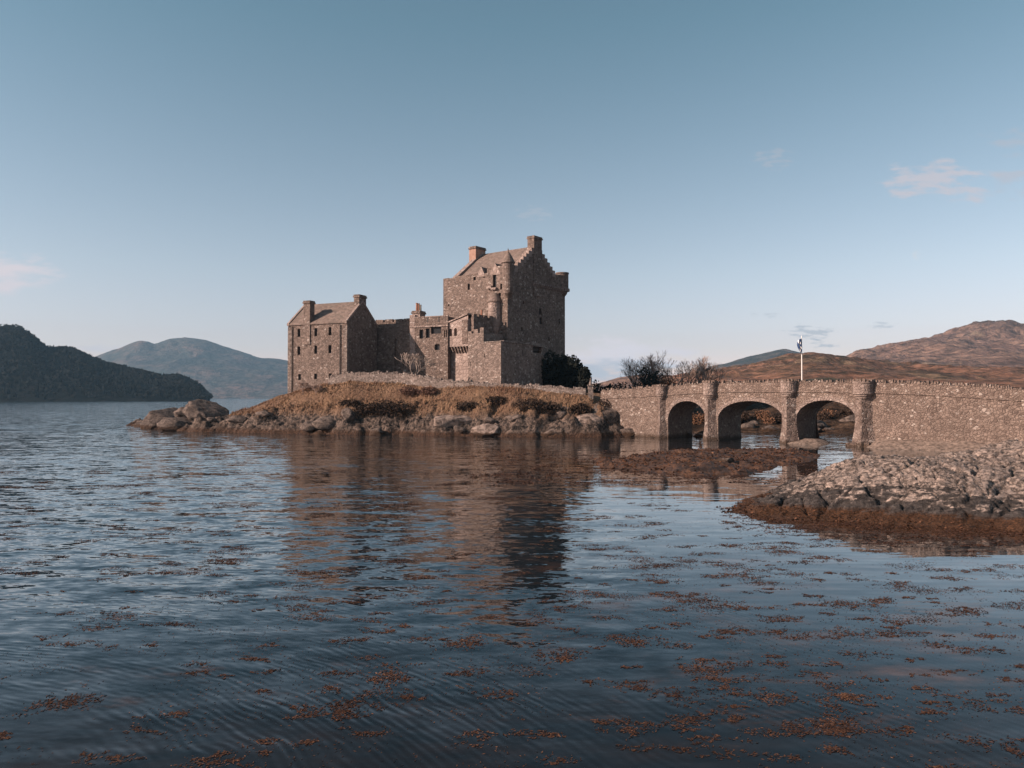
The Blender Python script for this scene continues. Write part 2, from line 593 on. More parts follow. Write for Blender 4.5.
def island_mat():
    m, nt, b = new_mat('island_ground')
    tc = N(nt, 'ShaderNodeTexCoord')
    g = N(nt, 'ShaderNodeNewGeometry')
    sep = N(nt, 'ShaderNodeSeparateXYZ')
    L(nt, tc.outputs['Object'], sep.inputs[0])
    nz = N(nt, 'ShaderNodeSeparateXYZ')
    L(nt, g.outputs['Normal'], nz.inputs[0])
    n1 = noise(nt, tc.outputs['Object'], 0.35, 6, 0.6)
    n2 = noise(nt, tc.outputs['Object'], 2.2, 5, 0.65)
    n3 = noise(nt, tc.outputs['Object'], 7, 4, 0.6)
    zz = M2(nt, 'ADD', sep.outputs[2], M2(nt, 'MULTIPLY', M2(nt, 'SUBTRACT', n2, 0.5), 2.2))
    zz = M2(nt, 'ADD', zz, M2(nt, 'MULTIPLY', M2(nt, 'SUBTRACT', n1, 0.5), 2.4))
    rock = MIX(nt, MAPR(nt, n2, 0.43, 0.58), (0.016, 0.012, 0.010), (0.16, 0.115, 0.092))
    rock = MIX(nt, MAPR(nt, n3, 0.52, 0.72, 0, 0.6), rock, (0.26, 0.20, 0.17))
    rock = MIX(nt, MAPR(nt, n1, 0.5, 0.6, 0, 0.6), rock, (0.05, 0.033, 0.024))
    grass = MIX(nt, MAPR(nt, n1, 0.36, 0.62), (0.20, 0.115, 0.068), (0.11, 0.06, 0.04))
    grass = MIX(nt, MAPR(nt, n3, 0.4, 0.7, 0, 0.6), grass, (0.27, 0.18, 0.11))
    col = MIX(nt, MAPR(nt, zz, 2.2, 3.4), rock, grass)
    lowz = M2(nt, 'ADD', sep.outputs[2], M2(nt, 'MULTIPLY', M2(nt, 'SUBTRACT', n2, 0.5), 0.7))
    weed = MIX(nt, MAPR(nt, n3, 0.35, 0.65), (0.026, 0.015, 0.010), (0.085, 0.044, 0.026))
    col = MIX(nt, MAPR(nt, lowz, 0.75, 0.35), col, weed)
    L(nt, col, b.inputs['Base Color'])
    h = M2(nt, 'ADD', n2, M2(nt, 'MULTIPLY', n3, 0.4))
    bump(nt, b, h, 1.0, 0.55)
    return m


ISLAND = island_mat()


def shore_rock_mat():
    m, nt, b = new_mat('shore_rock')
    tc = N(nt, 'ShaderNodeTexCoord')
    g = N(nt, 'ShaderNodeNewGeometry')
    sep = N(nt, 'ShaderNodeSeparateXYZ')
    L(nt, g.outputs['Position'], sep.inputs[0])
    mp = N(nt, 'ShaderNodeMapping')
    mp.inputs['Rotation'].default_value = (R(25), R(-30), R(20))
    mp.inputs['Scale'].default_value = (0.5, 1.5, 2.4)
    L(nt, g.outputs['Position'], mp.inputs[0])
    n1 = noise(nt, mp.outputs[0], 0.8, 6, 0.62)
    n2 = noise(nt, mp.outputs[0], 3.2, 6, 0.68, 0.4)
    n3 = noise(nt, g.outputs['Position'], 14, 4, 0.65)
    pale = MIX(nt, MAPR(nt, n2, 0.36, 0.6), (0.13, 0.097, 0.081), (0.40, 0.305, 0.255))
    pale = MIX(nt, MAPR(nt, n3, 0.48, 0.7, 0, 0.55), pale, (0.42, 0.345, 0.31))
    spots = MAPR(nt, noise(nt, g.outputs['Position'], 4.5, 6, 0.75), 0.50, 0.60)
    pale = MIX(nt, M2(nt, 'MULTIPLY', spots, 0.8), pale, (0.05, 0.04, 0.034))
    dark = MIX(nt, MAPR(nt, n2, 0.35, 0.65), (0.028, 0.023, 0.021), (0.10, 0.082, 0.074))
    weed = MIX(nt, MAPR(nt, n3, 0.35, 0.65), (0.022, 0.011, 0.006), (0.10, 0.044, 0.02))
    zz = M2(nt, 'ADD', sep.outputs[2], M2(nt, 'MULTIPLY', M2(nt, 'SUBTRACT', n1, 0.5), 3.2))
    zz = M2(nt, 'ADD', zz, M2(nt, 'MULTIPLY', M2(nt, 'SUBTRACT', n2, 0.5), 1.3))
    col = MIX(nt, MAPR(nt, zz, 0.88, 1.12), dark, pale)
    zw = M2(nt, 'ADD', sep.outputs[2], M2(nt, 'MULTIPLY', M2(nt, 'SUBTRACT', n1, 0.5), 0.8))
    col = MIX(nt, MAPR(nt, zw, 0.46, 0.30), col, weed)
    L(nt, col, b.inputs['Base Color'])
    b.inputs['Roughness'].default_value = 0.85
    h = M2(nt, 'ADD', n2, M2(nt, 'MULTIPLY', n3, 0.35))
    h = M2(nt, 'SUBTRACT', h, M2(nt, 'MULTIPLY', spots, 0.3))
    bump(nt, b, h, 1.0, 0.16)
    return m


ROCK = shore_rock_mat()


def boulder_mat(k=1.0):
    m, nt, b = new_mat('boulder_rock')
    g = N(nt, 'ShaderNodeNewGeometry')
    sep = N(nt, 'ShaderNodeSeparateXYZ')
    L(nt, g.outputs['Position'], sep.inputs[0])
    mp = N(nt, 'ShaderNodeMapping')
    mp.inputs['Rotation'].default_value = (0, R(-28), R(15))
    mp.inputs['Scale'].default_value = (0.8, 1, 1.3)
    L(nt, g.outputs['Position'], mp.inputs[0])
    n2 = noise(nt, mp.outputs[0], 1.6, 6, 0.66, 0.3)
    n3 = noise(nt, g.outputs['Position'], 6, 4, 0.6)
    c = MIX(nt, MAPR(nt, n2, 0.36, 0.62), (0.026 * k, 0.019 * k, 0.016 * k), (0.16 * k, 0.12 * k, 0.10 * k))
    c = MIX(nt, MAPR(nt, n3, 0.52, 0.72, 0, 0.5), c, (0.28, 0.22, 0.19))
    lowz = M2(nt, 'ADD', sep.outputs[2], M2(nt, 'MULTIPLY', M2(nt, 'SUBTRACT', n2, 0.5), 0.9))
    c = MIX(nt, MAPR(nt, lowz, 0.75, 0.4), c, (0.045, 0.025, 0.015))
    L(nt, c, b.inputs['Base Color'])
    bump(nt, b, M2(nt, 'ADD', n2, M2(nt, 'MULTIPLY', n3, 0.5)), 1.0, 0.35)
    return m


BOULDER = boulder_mat()
PALE_SLAB = boulder_mat(2.2)


def hill_mat(name, cols, scale, bumpd=6.0, stretch=(1, 1, 1.2)):
    m, nt, b = new_mat(name)
    g = N(nt, 'ShaderNodeNewGeometry')
    mp = N(nt, 'ShaderNodeMapping')
    mp.inputs['Scale'].default_value = stretch
    L(nt, g.outputs['Position'], mp.inputs[0])
    n1 = noise(nt, mp.outputs[0], scale, 6, 0.62, 0.6)
    n2 = noise(nt, mp.outputs[0], scale * 4.3, 6, 0.65)
    c = RAMP(nt, MAPR(nt, n1, 0.34, 0.66), [(i / (len(cols) - 1), c) for i, c in enumerate(cols)])
    c = MIX(nt, MAPR(nt, n2, 0.42, 0.62, 0, 0.8), c, tuple(0.4 * x for x in cols[0]))
    n3 = noise(nt, mp.outputs[0], scale * 0.45, 5, 0.6, 0.8)
    c = MIX(nt, MAPR(nt, n3, 0.52, 0.60, 0, 0.5), c, tuple(0.6 * x for x in cols[0]))
    L(nt, c, b.inputs['Base Color'])
    b.inputs['Specular IOR Level'].default_value = 0.05
    bump(nt, b, M2(nt, 'ADD', n1, M2(nt, 'MULTIPLY', n2, 0.5)), 1.0, bumpd)
    return m


MOOR = hill_mat('moor', [(0.06, 0.052, 0.036), (0.165, 0.082, 0.055), (0.26, 0.138, 0.09), (0.10, 0.062, 0.05), (0.28, 0.18, 0.115)], 0.026, 5)
FARMOOR = hill_mat('mountain_moor', [(0.12, 0.08, 0.062), (0.20, 0.12, 0.092), (0.26, 0.165, 0.122), (0.15, 0.095, 0.078), (0.22, 0.155, 0.11)], 0.009, 26)
FARBLUE = hill_mat('far_mountain_ground', [(0.05, 0.055, 0.048), (0.085, 0.072, 0.062), (0.15, 0.10, 0.082)], 0.006, 25)
WOODLAND = hill_mat('wood_floor', [(0.003, 0.005, 0.004), (0.006, 0.007, 0.006), (0.012, 0.010, 0.008)], 0.03, 4)  # ground tones lowered to hold the hill's shade
MAINLAND = hill_mat('shore_land', [(0.022, 0.017, 0.013), (0.055, 0.034, 0.024), (0.13, 0.083, 0.056)], 0.25, 0.6)


def water_mat():
    m, nt, b = new_mat('sea_water')
    g = N(nt, 'ShaderNodeNewGeometry')
    P = g.outputs['Position']
    sep = N(nt, 'ShaderNodeSeparateXYZ')
    L(nt, P, sep.inputs[0])

    def wn_(scale, sx, sy, rot, detail=3, rough=0.5, dist=0.0):
        mp = N(nt, 'ShaderNodeMapping')
        mp.inputs['Rotation'].default_value = (0, 0, R(rot))
        mp.inputs['Scale'].default_value = (sx, sy, 1)
        L(nt, P, mp.inputs[0])
        return noise(nt, mp.outputs[0], scale, detail, rough, dist)

    # how ruffled the water is: rough out to the left, nearly calm to the right and near
    patch = wn_(0.06, 1, 2.2, 12, 3, 0.55)
    left = M2(nt, 'ADD', MAPR(nt, sep.outputs[0], 6.5, -1.0, 0.0, 1.1, True), MAPR(nt, sep.outputs[0], -1.0, -14.0, 0.0, 0.35, True))
    left = M2(nt, 'MULTIPLY', left, MAPR(nt, sep.outputs[1], 9.0, 26.0, 0.3, 1.0, True))
    left = M2(nt, 'MAXIMUM', left, MAPR(nt, sep.outputs[1], 66.0, 125.0, 0, 2.6, True))
    ruff = M2(nt, 'ADD', M2(nt, 'MULTIPLY', left, 0.75), M2(nt, 'MULTIPLY', MAPR(nt, patch, 0.46, 0.70, 0.0, 0.30), MAPR(nt, sep.outputs[0], 12.0, 0.0, 0.15, 1.0)))
    swell = wn_(0.45, 0.55, 1.7, 8, 2, 0.5)

    def slope(scale, sx, sy, rot, amount, detail=2):
        mp = N(nt, 'ShaderNodeMapping')
        mp.inputs['Rotation'].default_value = (0, 0, R(rot))
        mp.inputs['Scale'].default_value = (sx, sy, 1)
        L(nt, P, mp.inputs[0])
        n = N(nt, 'ShaderNodeTexNoise')
        n.inputs['Scale'].default_value = scale
        n.inputs['Detail'].default_value = detail
        n.inputs['Roughness'].default_value = 0.55
        L(nt, mp.outputs[0], n.inputs['Vector'])
        sub = N(nt, 'ShaderNodeVectorMath', operation='SUBTRACT')
        L(nt, n.outputs['Color'], sub.inputs[0])
        sub.inputs[1].default_value = (0.5, 0.5, 0.5)
        mul = N(nt, 'ShaderNodeVectorMath', operation='MULTIPLY')
        L(nt, sub.outputs[0], mul.inputs[0])
        mul.inputs[1].default_value = (0.6, 1.0, 0.0)
        sc_ = N(nt, 'ShaderNodeVectorMath', operation='SCALE')
        L(nt, mul.outputs[0], sc_.inputs[0])
        L(nt, amount, sc_.inputs['Scale'])
        return sc_.outputs[0]

    s1 = slope(1.25, 0.45, 1.25, -6, M2(nt, 'ADD', M2(nt, 'MULTIPLY', ruff, 0.44), 0.014), 3)
    s2 = slope(5.0, 0.5, 1.3, 9, M2(nt, 'ADD', M2(nt, 'MULTIPLY', ruff, 0.30), 0.016), 2)
    s3 = slope(0.16, 0.5, 1.5, 4, M2(nt, 'ADD', M2(nt, 'MULTIPLY', ruff, 0.08), 0.014), 2)
    tot = N(nt, 'ShaderNodeVectorMath', operation='ADD')
    L(nt, s1, tot.inputs[0])
    L(nt, s2, tot.inputs[1])
    tot2 = N(nt, 'ShaderNodeVectorMath', operation='ADD')
    L(nt, tot.outputs[0], tot2.inputs[0])
    L(nt, s3, tot2.inputs[1])
    tot3 = N(nt, 'ShaderNodeVectorMath', operation='ADD')
    L(nt, tot2.outputs[0], tot3.inputs[0])
    tot3.inputs[1].default_value = (0, 0, 1)
    nrm = N(nt, 'ShaderNodeVectorMath', operation='NORMALIZE')
    L(nt, tot3.outputs[0], nrm.inputs[0])
    # trains of small ring ripples
    rpatch = MAPR(nt, wn_(0.22, 0.7, 1.5, 20, 3, 0.55), 0.42, 0.62, 0.0, 1.0)
    rings = []
    for (cx, cy, lam, dist, r0, r1, amp) in ((-12.0, 3.0, 0.15, 9.0, 6, 19, .0045), (-26.0, -8.0, 0.2, 10.0, 22, 44, .0045)):
        mp = N(nt, 'ShaderNodeMapping', vector_type='POINT')
        mp.inputs['Location'].default_value = (-cx, -cy, 0)
        L(nt, P, mp.inputs[0])
        w = N(nt, 'ShaderNodeTexWave', wave_type='RINGS', rings_direction='Z', wave_profile='SIN')
        w.inputs['Scale'].default_value = 0.314 / lam
        w.inputs['Distortion'].default_value = dist
        w.inputs['Detail'].default_value = 2
        w.inputs['Detail Scale'].default_value = 0.35
        L(nt, mp.outputs[0], w.inputs['Vector'])
        ln = N(nt, 'ShaderNodeVectorMath', operation='LENGTH')
        L(nt, mp.outputs[0], ln.inputs[0])
        mask = M2(nt, 'MULTIPLY', MAPR(nt, ln.outputs['Value'], r0 * 0.4, r0, 0, 1, True), MAPR(nt, ln.outputs['Value'], r1, r1 * 0.5, 0, 1, True))
        rings.append(M2(nt, 'MULTIPLY', w.outputs[1], M2(nt, 'MULTIPLY', M2(nt, 'MULTIPLY', mask, rpatch), amp)))
    h = M2(nt, 'MULTIPLY', swell, 0.022)
    for r in rings:
        h = M2(nt, 'ADD', h, r)
    bn = bump(nt, b, h, 1.0, 1.0)
    L(nt, nrm.outputs[0], bn.inputs['Normal'])
    # what shows beneath: dark bottom, brown weed in patches, more towards the right and the shores
    w1 = wn_(0.16, 0.5, 1.3, 5, 5, 0.6)
    w2 = wn_(0.75, 0.6, 1.3, -8, 6, 0.7)
    right = MAPR(nt, sep.outputs[0], -14.0, 6.0, 0.0, 0.09)
    mk = M2(nt, 'ADD', M2(nt, 'ADD', M2(nt, 'MULTIPLY', w1, 0.4), M2(nt, 'MULTIPLY', w2, 0.6)), right)
    mk = MAPR(nt, mk, 0.585, 0.72, 0, 0.95)
    # weed grounds round the weed bar and the rock outcrop
    for (cx, cy, rx, ry) in ((13, 58, 17, 13), (19, 31, 11, 6.5), (-2, 66, 12, 9)):
        dx = M2(nt, 'DIVIDE', M2(nt, 'SUBTRACT', sep.outputs[0], cx), rx)
        dy = M2(nt, 'DIVIDE', M2(nt, 'SUBTRACT', sep.outputs[1], cy), ry)
        d = M2(nt, 'SQRT', M2(nt, 'ADD', M2(nt, 'MULTIPLY', dx, dx), M2(nt, 'MULTIPLY', dy, dy)))
        d = M2(nt, 'ADD', d, M2(nt, 'MULTIPLY', M2(nt, 'SUBTRACT', w2, 0.5), 0.9))
        mk = M2(nt, 'MAXIMUM', mk, MAPR(nt, d, 1.05, 0.75))
    mk = M2(nt, 'MAXIMUM', mk, MAPR(nt, M2(nt, 'ADD', sep.outputs[1], M2(nt, 'MULTIPLY', M2(nt, 'SUBTRACT', w1, 0.5), 14.0)), 16.0, 10.0, 0.0, 0.2))
    near = MAPR(nt, sep.outputs[1], 120.0, 80.0)
    mk = M2(nt, 'MULTIPLY', mk, near)
    weed = MIX(nt, MAPR(nt, w2, 0.35, 0.65), (0.012, 0.007, 0.005), (0.07, 0.034, 0.020))
    col = MIX(nt, mk, (0.002, 0.007, 0.011), weed)
    nt.nodes.remove(b)
    df = N(nt, 'ShaderNodeBsdfDiffuse')
    L(nt, col, df.inputs['Color'])
    gl = N(nt, 'ShaderNodeBsdfGlossy')
    gl.inputs['Roughness'].default_value = 0.03
    gl.inputs['Color'].default_value = (0.97, 0.99, 1.0, 1)
    L(nt, bn.outputs[0], gl.inputs['Normal'])
    fr = N(nt, 'ShaderNodeFresnel')
    fr.inputs['IOR'].default_value = 1.333
    L(nt, bn.outputs[0], fr.inputs['Normal'])
    fc = RAMP(nt, fr.outputs[0], [(0, (0, 0, 0)), (0.1, (0.075,) * 3), (0.2, (0.245,) * 3), (0.43, (0.60,) * 3), (0.7, (0.84,) * 3), (1, (1, 1, 1))])
    mx = N(nt, 'ShaderNodeMixShader')
    L(nt, fc, mx.inputs[0])
    L(nt, df.outputs[0], mx.inputs[1])
    L(nt, gl.outputs[0], mx.inputs[2])
    L(nt, mx.outputs[0], nt.nodes['Material Output'].inputs['Surface'])
    return m


WATER = water_mat()

# ------------------------------------------------------------------ sea and land
sea = MB()
sea.face([(-9000, -60, 0), (9000, -60, 0), (9000, 6000, 0), (-9000, 6000, 0)])
tag(sea.build('sea', WATER), kind='structure')


def SH(*pts):
    """shore points read at water level: (image column, image row) -> metres"""
    out = []
    for px, y in pts:
        D = FPX * CAMZ / (y - HOR)
        out.append((X(px, D), D))
    return out


ISLAND_POLY = SH((128, 425.5), (160, 429), (200, 431.5), (260, 433), (330, 434.5), (400, 435), (450, 436), (520, 437), (600, 437), (640, 436), (662, 434.5)) + [
    (24, 110), (23, 135), (5, 153), (-20, 150), (-36, 139), (-43, 126), (-50, 121), (-60, 128), (-70, 138)]


def island_z(x, y):
    d = inside_dist(ISLAND_POLY, x, y) + 0.9 * fbm(x * 0.22, y * 0.22, 3.1, 3)
    Hx = np.interp(x, [-72, -55, -47, -41, -36, -30, -24, -10, -2, 5, 12, 17, 23],
                   [1.2, 2.0, 2.6, 3.2, 5.0, 6.4, 7.2, 6.7, 6.3, 5.8, 5.3, 4.4, 2.4])
    f = np.interp(np.where(d > 0, d * np.interp(x, [-12, 0], [1, 1.4]), d), [-3, -0.3, 0, 0.7, 1.5, 2.6, 5.0, 7.6, 9.5], [-0.5, -0.08, 0.0, 0.15, 0.26, 0.40, 0.62, 0.95, 1.02])
    z = Hx * f
    rocky = np.interp(d, [-1, 0.2, 3.0, 6.0], [0.2, 1.0, 1.0, 0.12]) * np.interp(z, [4.0, 6.0], [1, 0.4])
    xr, yr = x * 0.9 + y * 0.3, y * 0.9 - x * 0.3
    d1, d2, rv = voro(xr * 0.42, yr * 0.55, 3)
    lump = (rv - 0.4) * np.clip((d2 - d1) * 3, 0, 1)
    e1, e2, ev = voro(xr * 0.95 + .4 * fbm(x, y, 1, 2), yr * 1.3, 13)
    z = z + rocky * (ev - .45) * .75 * np.clip((e2 - e1) * 4, 0, 1) * np.clip(d, 0, 1)
    z = z + rocky * (1.3 * lump + 1.0 * fbm(xr * 0.5, yr * 1.2, 0.3, 5, 0.55, True))
    z = z + 0.22 * fbm(x * 0.6, y * 0.6, 7.7, 4)
    return z


gx, gy = np.meshgrid(np.arange(-74, 27, 0.2), np.concatenate([np.arange(90, 112, 0.17), np.arange(112, 156, 0.6)]))
gz = island_z(gx, gy)
isl = grid_mesh('island_ground', gx, gy, gz, ISLAND, True, gz > -0.6)
tag(isl, kind='structure')


def island_at(x, y):
    return float(island_z(np.array([float(x)]), np.array([float(y)]))[0])


MAIN_POLY = [(170, -20), (90, 20), (72, 38), (60, 60), (54, 80), (50, 95), (41, 103), (28, 105), (20, 114), (14, 135), (10, 170), (20, 260), (60, 440), (900, 440), (900, -20)]


def main_z(x, y):
    d = inside_dist(MAIN_POLY, x, y) + 1.6 * fbm(x * 0.12, y * 0.12, 9.1, 3)
    z = np.interp(d, [-4, 0, 3, 8, 20, 45, 90, 200], [-0.8, 0, 0.6, 1.2, 2.5, 4.6, 6.4, 9.0])
    z = z + np.interp(d, [0, 3, 12, 30], [0.2, .6, .8, 1.0]) * (0.9 * fbm(x * 0.35, y * 0.35, 2.2, 5, 0.6) + .5 * fbm(x * .7, y * 1.1, 5.2, 4, .6, True))
    return z


gx, gy = np.meshgrid(np.concatenate([np.arange(6, 80, 0.6), np.arange(80, 640, 8)]), np.concatenate([np.arange(-20, 90, 5), np.arange(90, 135, 0.6), np.arange(135, 440, 6)]))
gz = main_z(gx, gy)
tag(grid_mesh('mainland_ground', gx, gy, gz, MAINLAND, True, gz > -0.7), kind='structure')


def main_at(x, y):
    return float(main_z(np.array([float(x)]), np.array([float(y)]))[0])


def hill(name, ridge, D0, Dr, D1, mat, lump, lsc, zbase=0.0, p=1.15, step=3.0, nr=60):
    px = np.arange(ridge[0][0], ridge[-1][0] + 0.1, step)
    py = np.interp(px, [r[0] for r in ridge], [r[1] for r in ridge])
    hr = CAMZ + (HOR - py) / FPX * Dr
    rr = np.concatenate([np.linspace(D0, Dr, nr), np.linspace(Dr, D1, nr // 3)[1:]])
    A, RR = np.meshgrid((px - 512) / FPX, rr)
    t = (RR - D0) / (Dr - D0)
    kw = np.exp(-np.linspace(-2, 2, 41) ** 2)
    hs = np.convolve(np.pad(hr, 20, mode='edge'), kw / kw.sum(), 'valid')
    w_ = np.clip(t, 0, 1) ** 4
    Hm = hs[None, :] * (1 - w_) + hr[None, :] * w_
    t2 = np.clip((D1 - RR) / (D1 - Dr), 0, 1)
    z = zbase + (Hm - zbase) * np.where(t <= 1, np.clip(t, 0, 1) ** p, t2 ** 1.3)
    xx, yy = A * RR, RR
    amp = np.clip(t, 0, 1) * (1 - 0.97 * np.clip(t, 0, 1) ** 5) * np.where(t > 1, 0.1, 1)
    z = z + amp * lump * (fbm(xx / lsc, yy / lsc, 1.7, 5, 0.55, True) - .35)
    z = z + np.clip((t - .5) * 3, 0, 1) * lump * 0.2 * fbm(xx / lsc * 5, yy / lsc * 5, 8.7, 4, .6)
    z = np.where(t < 0.001, zbase - 1.0, z)
    o = grid_mesh(name, xx, yy, z, mat, True)
    return tag(o, kind='structure'), (px, hr)


LEFT_RIDGE = [(-420, 300), (-250, 306), (-120, 316), (-40, 324), (0, 326), (18, 326), (30, 333), (45, 347), (60, 348), (75, 349), (90, 357), (110, 364), (140, 371), (160, 376), (180, 376), (195, 383), (204, 391), (212, 400.8)]
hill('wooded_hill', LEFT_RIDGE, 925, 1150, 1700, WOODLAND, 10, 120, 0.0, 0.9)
hill('far_mountain', [(-200, 366), (0, 368), (60, 366), (85, 361), (100, 354), (125, 345), (140, 340.5), (147, 341), (154, 344), (170, 339), (185, 337), (205, 340), (230, 349), (255, 356), (290, 361.5), (330, 369), (400, 376), (480, 383), (560, 388)],
     3700, 4700, 6000, FARBLUE, 60, 500, 0.0, 1.0)
hill('moorland_hill', [(640, 386), (680, 377), (700, 372), (724, 369), (740, 366.5), (760, 362), (790, 354.5), (815, 352.5), (830, 354), (850, 358.5), (880, 361), (910, 364), (960, 366), (1024, 368), (1150, 364), (1400, 350)],
     240, 650, 1000, MOOR, 13, 70, 6.0, 1.1)
hill('mountain', [(800, 372), (830, 364), (845, 358), (862, 352.5), (880, 347), (900, 342), (930, 335.5), (945, 331), (960, 326.5), (978, 323), (992, 320), (1010, 321.5), (1024, 322), (1080, 318), (1200, 330), (1500, 340)],
     900, 2000, 3000, FARMOOR, 75, 260, 8.0, 1.0)
hill('blue_peak', [(660, 381), (690, 372), (715, 366), (740, 359), (760, 354.5), (775, 350.5), (784, 349), (795, 351.5), (810, 354.5), (830, 357), (850, 356), (870, 353), (920, 362)],
     1700, 2900, 3800, FARBLUE, 35, 300, 0.0, 1.0)
hill('low_hill', [(540, 390), (580, 386), (600, 382.5), (625, 376.5), (645, 374), (670, 375), (700, 378), (760, 385)],
     700, 1100, 1500, FARMOOR, 14, 160, 0.0, 1.0)

# woodland standing on the left hill: one far-off mass
V = []
npx = 5200
ridx = [r[0] for r in LEFT_RIDGE]
ridy = [r[1] for r in LEFT_RIDGE]
for i in range(npx):
    px = random.uniform(-160, 211) if i > 900 else random.uniform(-60, 212)
    t = random.random() ** 0.8 if i > 900 else random.uniform(0.93, 1.0)
    Dm = 925 + t * 225
    hr = CAMZ + (HOR - np.interp(px, ridx, ridy)) / FPX * 1150
    z0 = hr * t ** 0.9 + (0 if t > 0.9 else 3)
    if px < 28 and t > 0.9 and random.random() < 0.5:
        continue
    x0, y0 = X(px, Dm), Dm
    hgt = random.uniform(3, 6.2) * (0.8 if t > 0.9 else 1)
    w = hgt * random.uniform(0.3, 0.6)
    conif = random.random() < 0.45
    for k in range(4):
        a = random.random() * 6.28
        if conif:
            V += [(x0 - w * math.cos(a) * .8, y0 - w * math.sin(a) * .8, z0 - 1), (x0 + w * math.cos(a) * .8, y0 + w * math.sin(a) * .8, z0 - 1), (x0 + random.uniform(-.3, .3), y0, z0 + hgt)]
        else:
            for q in range(2):
                cx, cy, cz = x0 + random.uniform(-w, w), y0 + random.uniform(-w, w), z0 + hgt * random.uniform(.15, .75)
                s = w * random.uniform(.5, .9)
                b = random.random() * 6.28
                V += [(cx + s * math.cos(b), cy + s * math.sin(b) * .6, cz + s * math.sin(b)), (cx + s * math.cos(b + 2.1), cy - s * .4, cz + s * math.sin(b + 2.1)), (cx + s * math.cos(b + 4.2), cy + s * .3, cz + s * math.sin(b + 4.2))]
FOREST = leaf_mat('far_trees', [(0, (0.004, 0.006, 0.006)), (0.6, (0.007, 0.008, 0.007)), (0.95, (0.011, 0.010, 0.008)), (1, (0.035, 0.021, 0.014))], 0.5, 0.012)  # tree tones lowered so the colour carries the hillside's shade
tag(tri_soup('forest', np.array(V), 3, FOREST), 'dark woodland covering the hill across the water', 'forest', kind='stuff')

# ------------------------------------------------------------------ foreground outcrop, weed bar
OUT_POLY = [(9.6, 32.3), (11.2, 30.6), (13.2, 29.9), (15.5, 29.0), (17.5, 28.2), (20, 28.3), (24, 27.6), (30, 27.2), (40, 30), (41, 45), (30, 46), (21, 44.5), (15.5, 41), (11.5, 36.5)]


def outcrop_z(x, y):
    d = inside_dist(OUT_POLY, x, y) + 0.35 * fbm(x * 0.6, y * 0.6, 1.1, 3)
    Hx = np.interp(x, [9.5, 11, 12.5, 14, 16, 18, 20, 21.5, 23.5, 26, 30, 40], [0.22, 0.6, 1.05, 1.58, 2.08, 2.24, 2.05, 1.88, 2.1, 2.75, 3.35, 3.5])
    f = np.interp(d, [-2, -0.2, 0, 0.35, 0.9, 1.6, 2.8, 4.5, 7], [-0.4, -0.05, 0, 0.11, 0.27, 0.46, 0.72, 0.92, 1.0])
    z = Hx * f
    back = np.interp(y, [38, 44], [1, 0.55])
    z = z * back
    m = np.clip(d / 0.8, 0, 1)
    u = x * 0.82 + y * 0.57
    v = -x * 0.57 + y * 0.82
    d1, d2, rv = voro(u * 0.55 + 0.25 * fbm(x, y, 2, 2), v * 0.8 + 0.25 * fbm(x, y, 5, 2), 21)
    z = z + m * (rv - 0.5) * 0.26 * np.clip((d2 - d1) * 4, 0, 1)
    z = z - m * 0.17 * np.exp(-((d2 - d1) / 0.06) ** 2)
    d1, d2, rv = voro(u * 1.9, v * 2.6, 44)
    z = z + m * (rv - 0.5) * 0.10 * np.clip((d2 - d1) * 4, 0, 1) - m * 0.06 * np.exp(-((d2 - d1) / 0.07) ** 2)
    z = z + m * 0.11 * fbm(u * 0.7, v * 2.0, 0.5, 6, 0.6, True) + m * 0.05 * fbm(u * 2.6, v * 7, 0.9, 4, 0.6, True)
    crk = fbm(u * .35 + .3 * fbm(x * .5, y * .5, 7, 2), v * 1.5, 6.6, 3)
    z = z - m * .13 * np.exp(-(crk / .035) ** 2)
    z = z + 0.04 * fbm(x * 3, y * 3, 0, 4) + m * 0.055 * fbm(u * 2.4, v * 4.2, 3.3, 4, 0.65, True)
    return z


gx, gy = np.meshgrid(np.arange(8.5, 40.5, 0.065), np.concatenate([np.arange(26.2, 36, 0.06), np.arange(36, 46.5, 0.12)]))
gz = outcrop_z(gx, gy)
o = grid_mesh('rock_outcrop', gx, gy, gz, ROCK, True, gz > -0.3)
tag(o, 'big rugged rock outcrop with pale top and brown weed skirt in front of the bridge', 'rock')

BAR_POLY = SH((572, 462), (610, 457), (660, 452), (720, 449.5), (770, 450.5), (815, 452), (840, 455), (826, 460), (785, 466), (750, 473), (700, 476), (640, 475), (590, 470))


def bar_z(x, y):
    d = inside_dist(BAR_POLY, x, y) + 2.0 * fbm(x * 0.22, y * 0.16, 4.4, 4)
    z = np.interp(d, [-2, 0, 1, 3, 5], [-0.4, -0.12, 0.06, 0.24, 0.34])
    m = np.clip(d / 0.7, 0, 1)
    return z + m * (0.45 * fbm(x * 0.6, y * 0.6, 2.4, 5, 0.6) + 0.16 * fbm(x * 2.6, y * 2.6, 1.4, 3))


gx, gy = np.meshgrid(np.arange(2, 36, 0.13), np.arange(44, 76, 0.16))
gz = bar_z(gx, gy)
m, nt, b = new_mat('weed_ground')
g = N(nt, 'ShaderNodeNewGeometry')
n1 = noise(nt, g.outputs['Position'], 0.7, 6, 0.65)
n2 = noise(nt, g.outputs['Position'], 5, 4, 0.65)
c = MIX(nt, MAPR(nt, n1, 0.35, 0.62), (0.028, 0.016, 0.011), (0.115, 0.058, 0.034))
c = MIX(nt, MAPR(nt, n2, 0.46, 0.7), c, (0.03, 0.021, 0.018))
L(nt, c, b.inputs['Base Color'])
b.inputs['Roughness'].default_value = 0.6
bump(nt, b, n2, 1.0, 0.12)
WEEDGROUND = m
tag(grid_mesh('weed_covered_ground', gx, gy, gz, WEEDGROUND, True, gz > -0.15), kind='structure')

# ------------------------------------------------------------------ building helpers


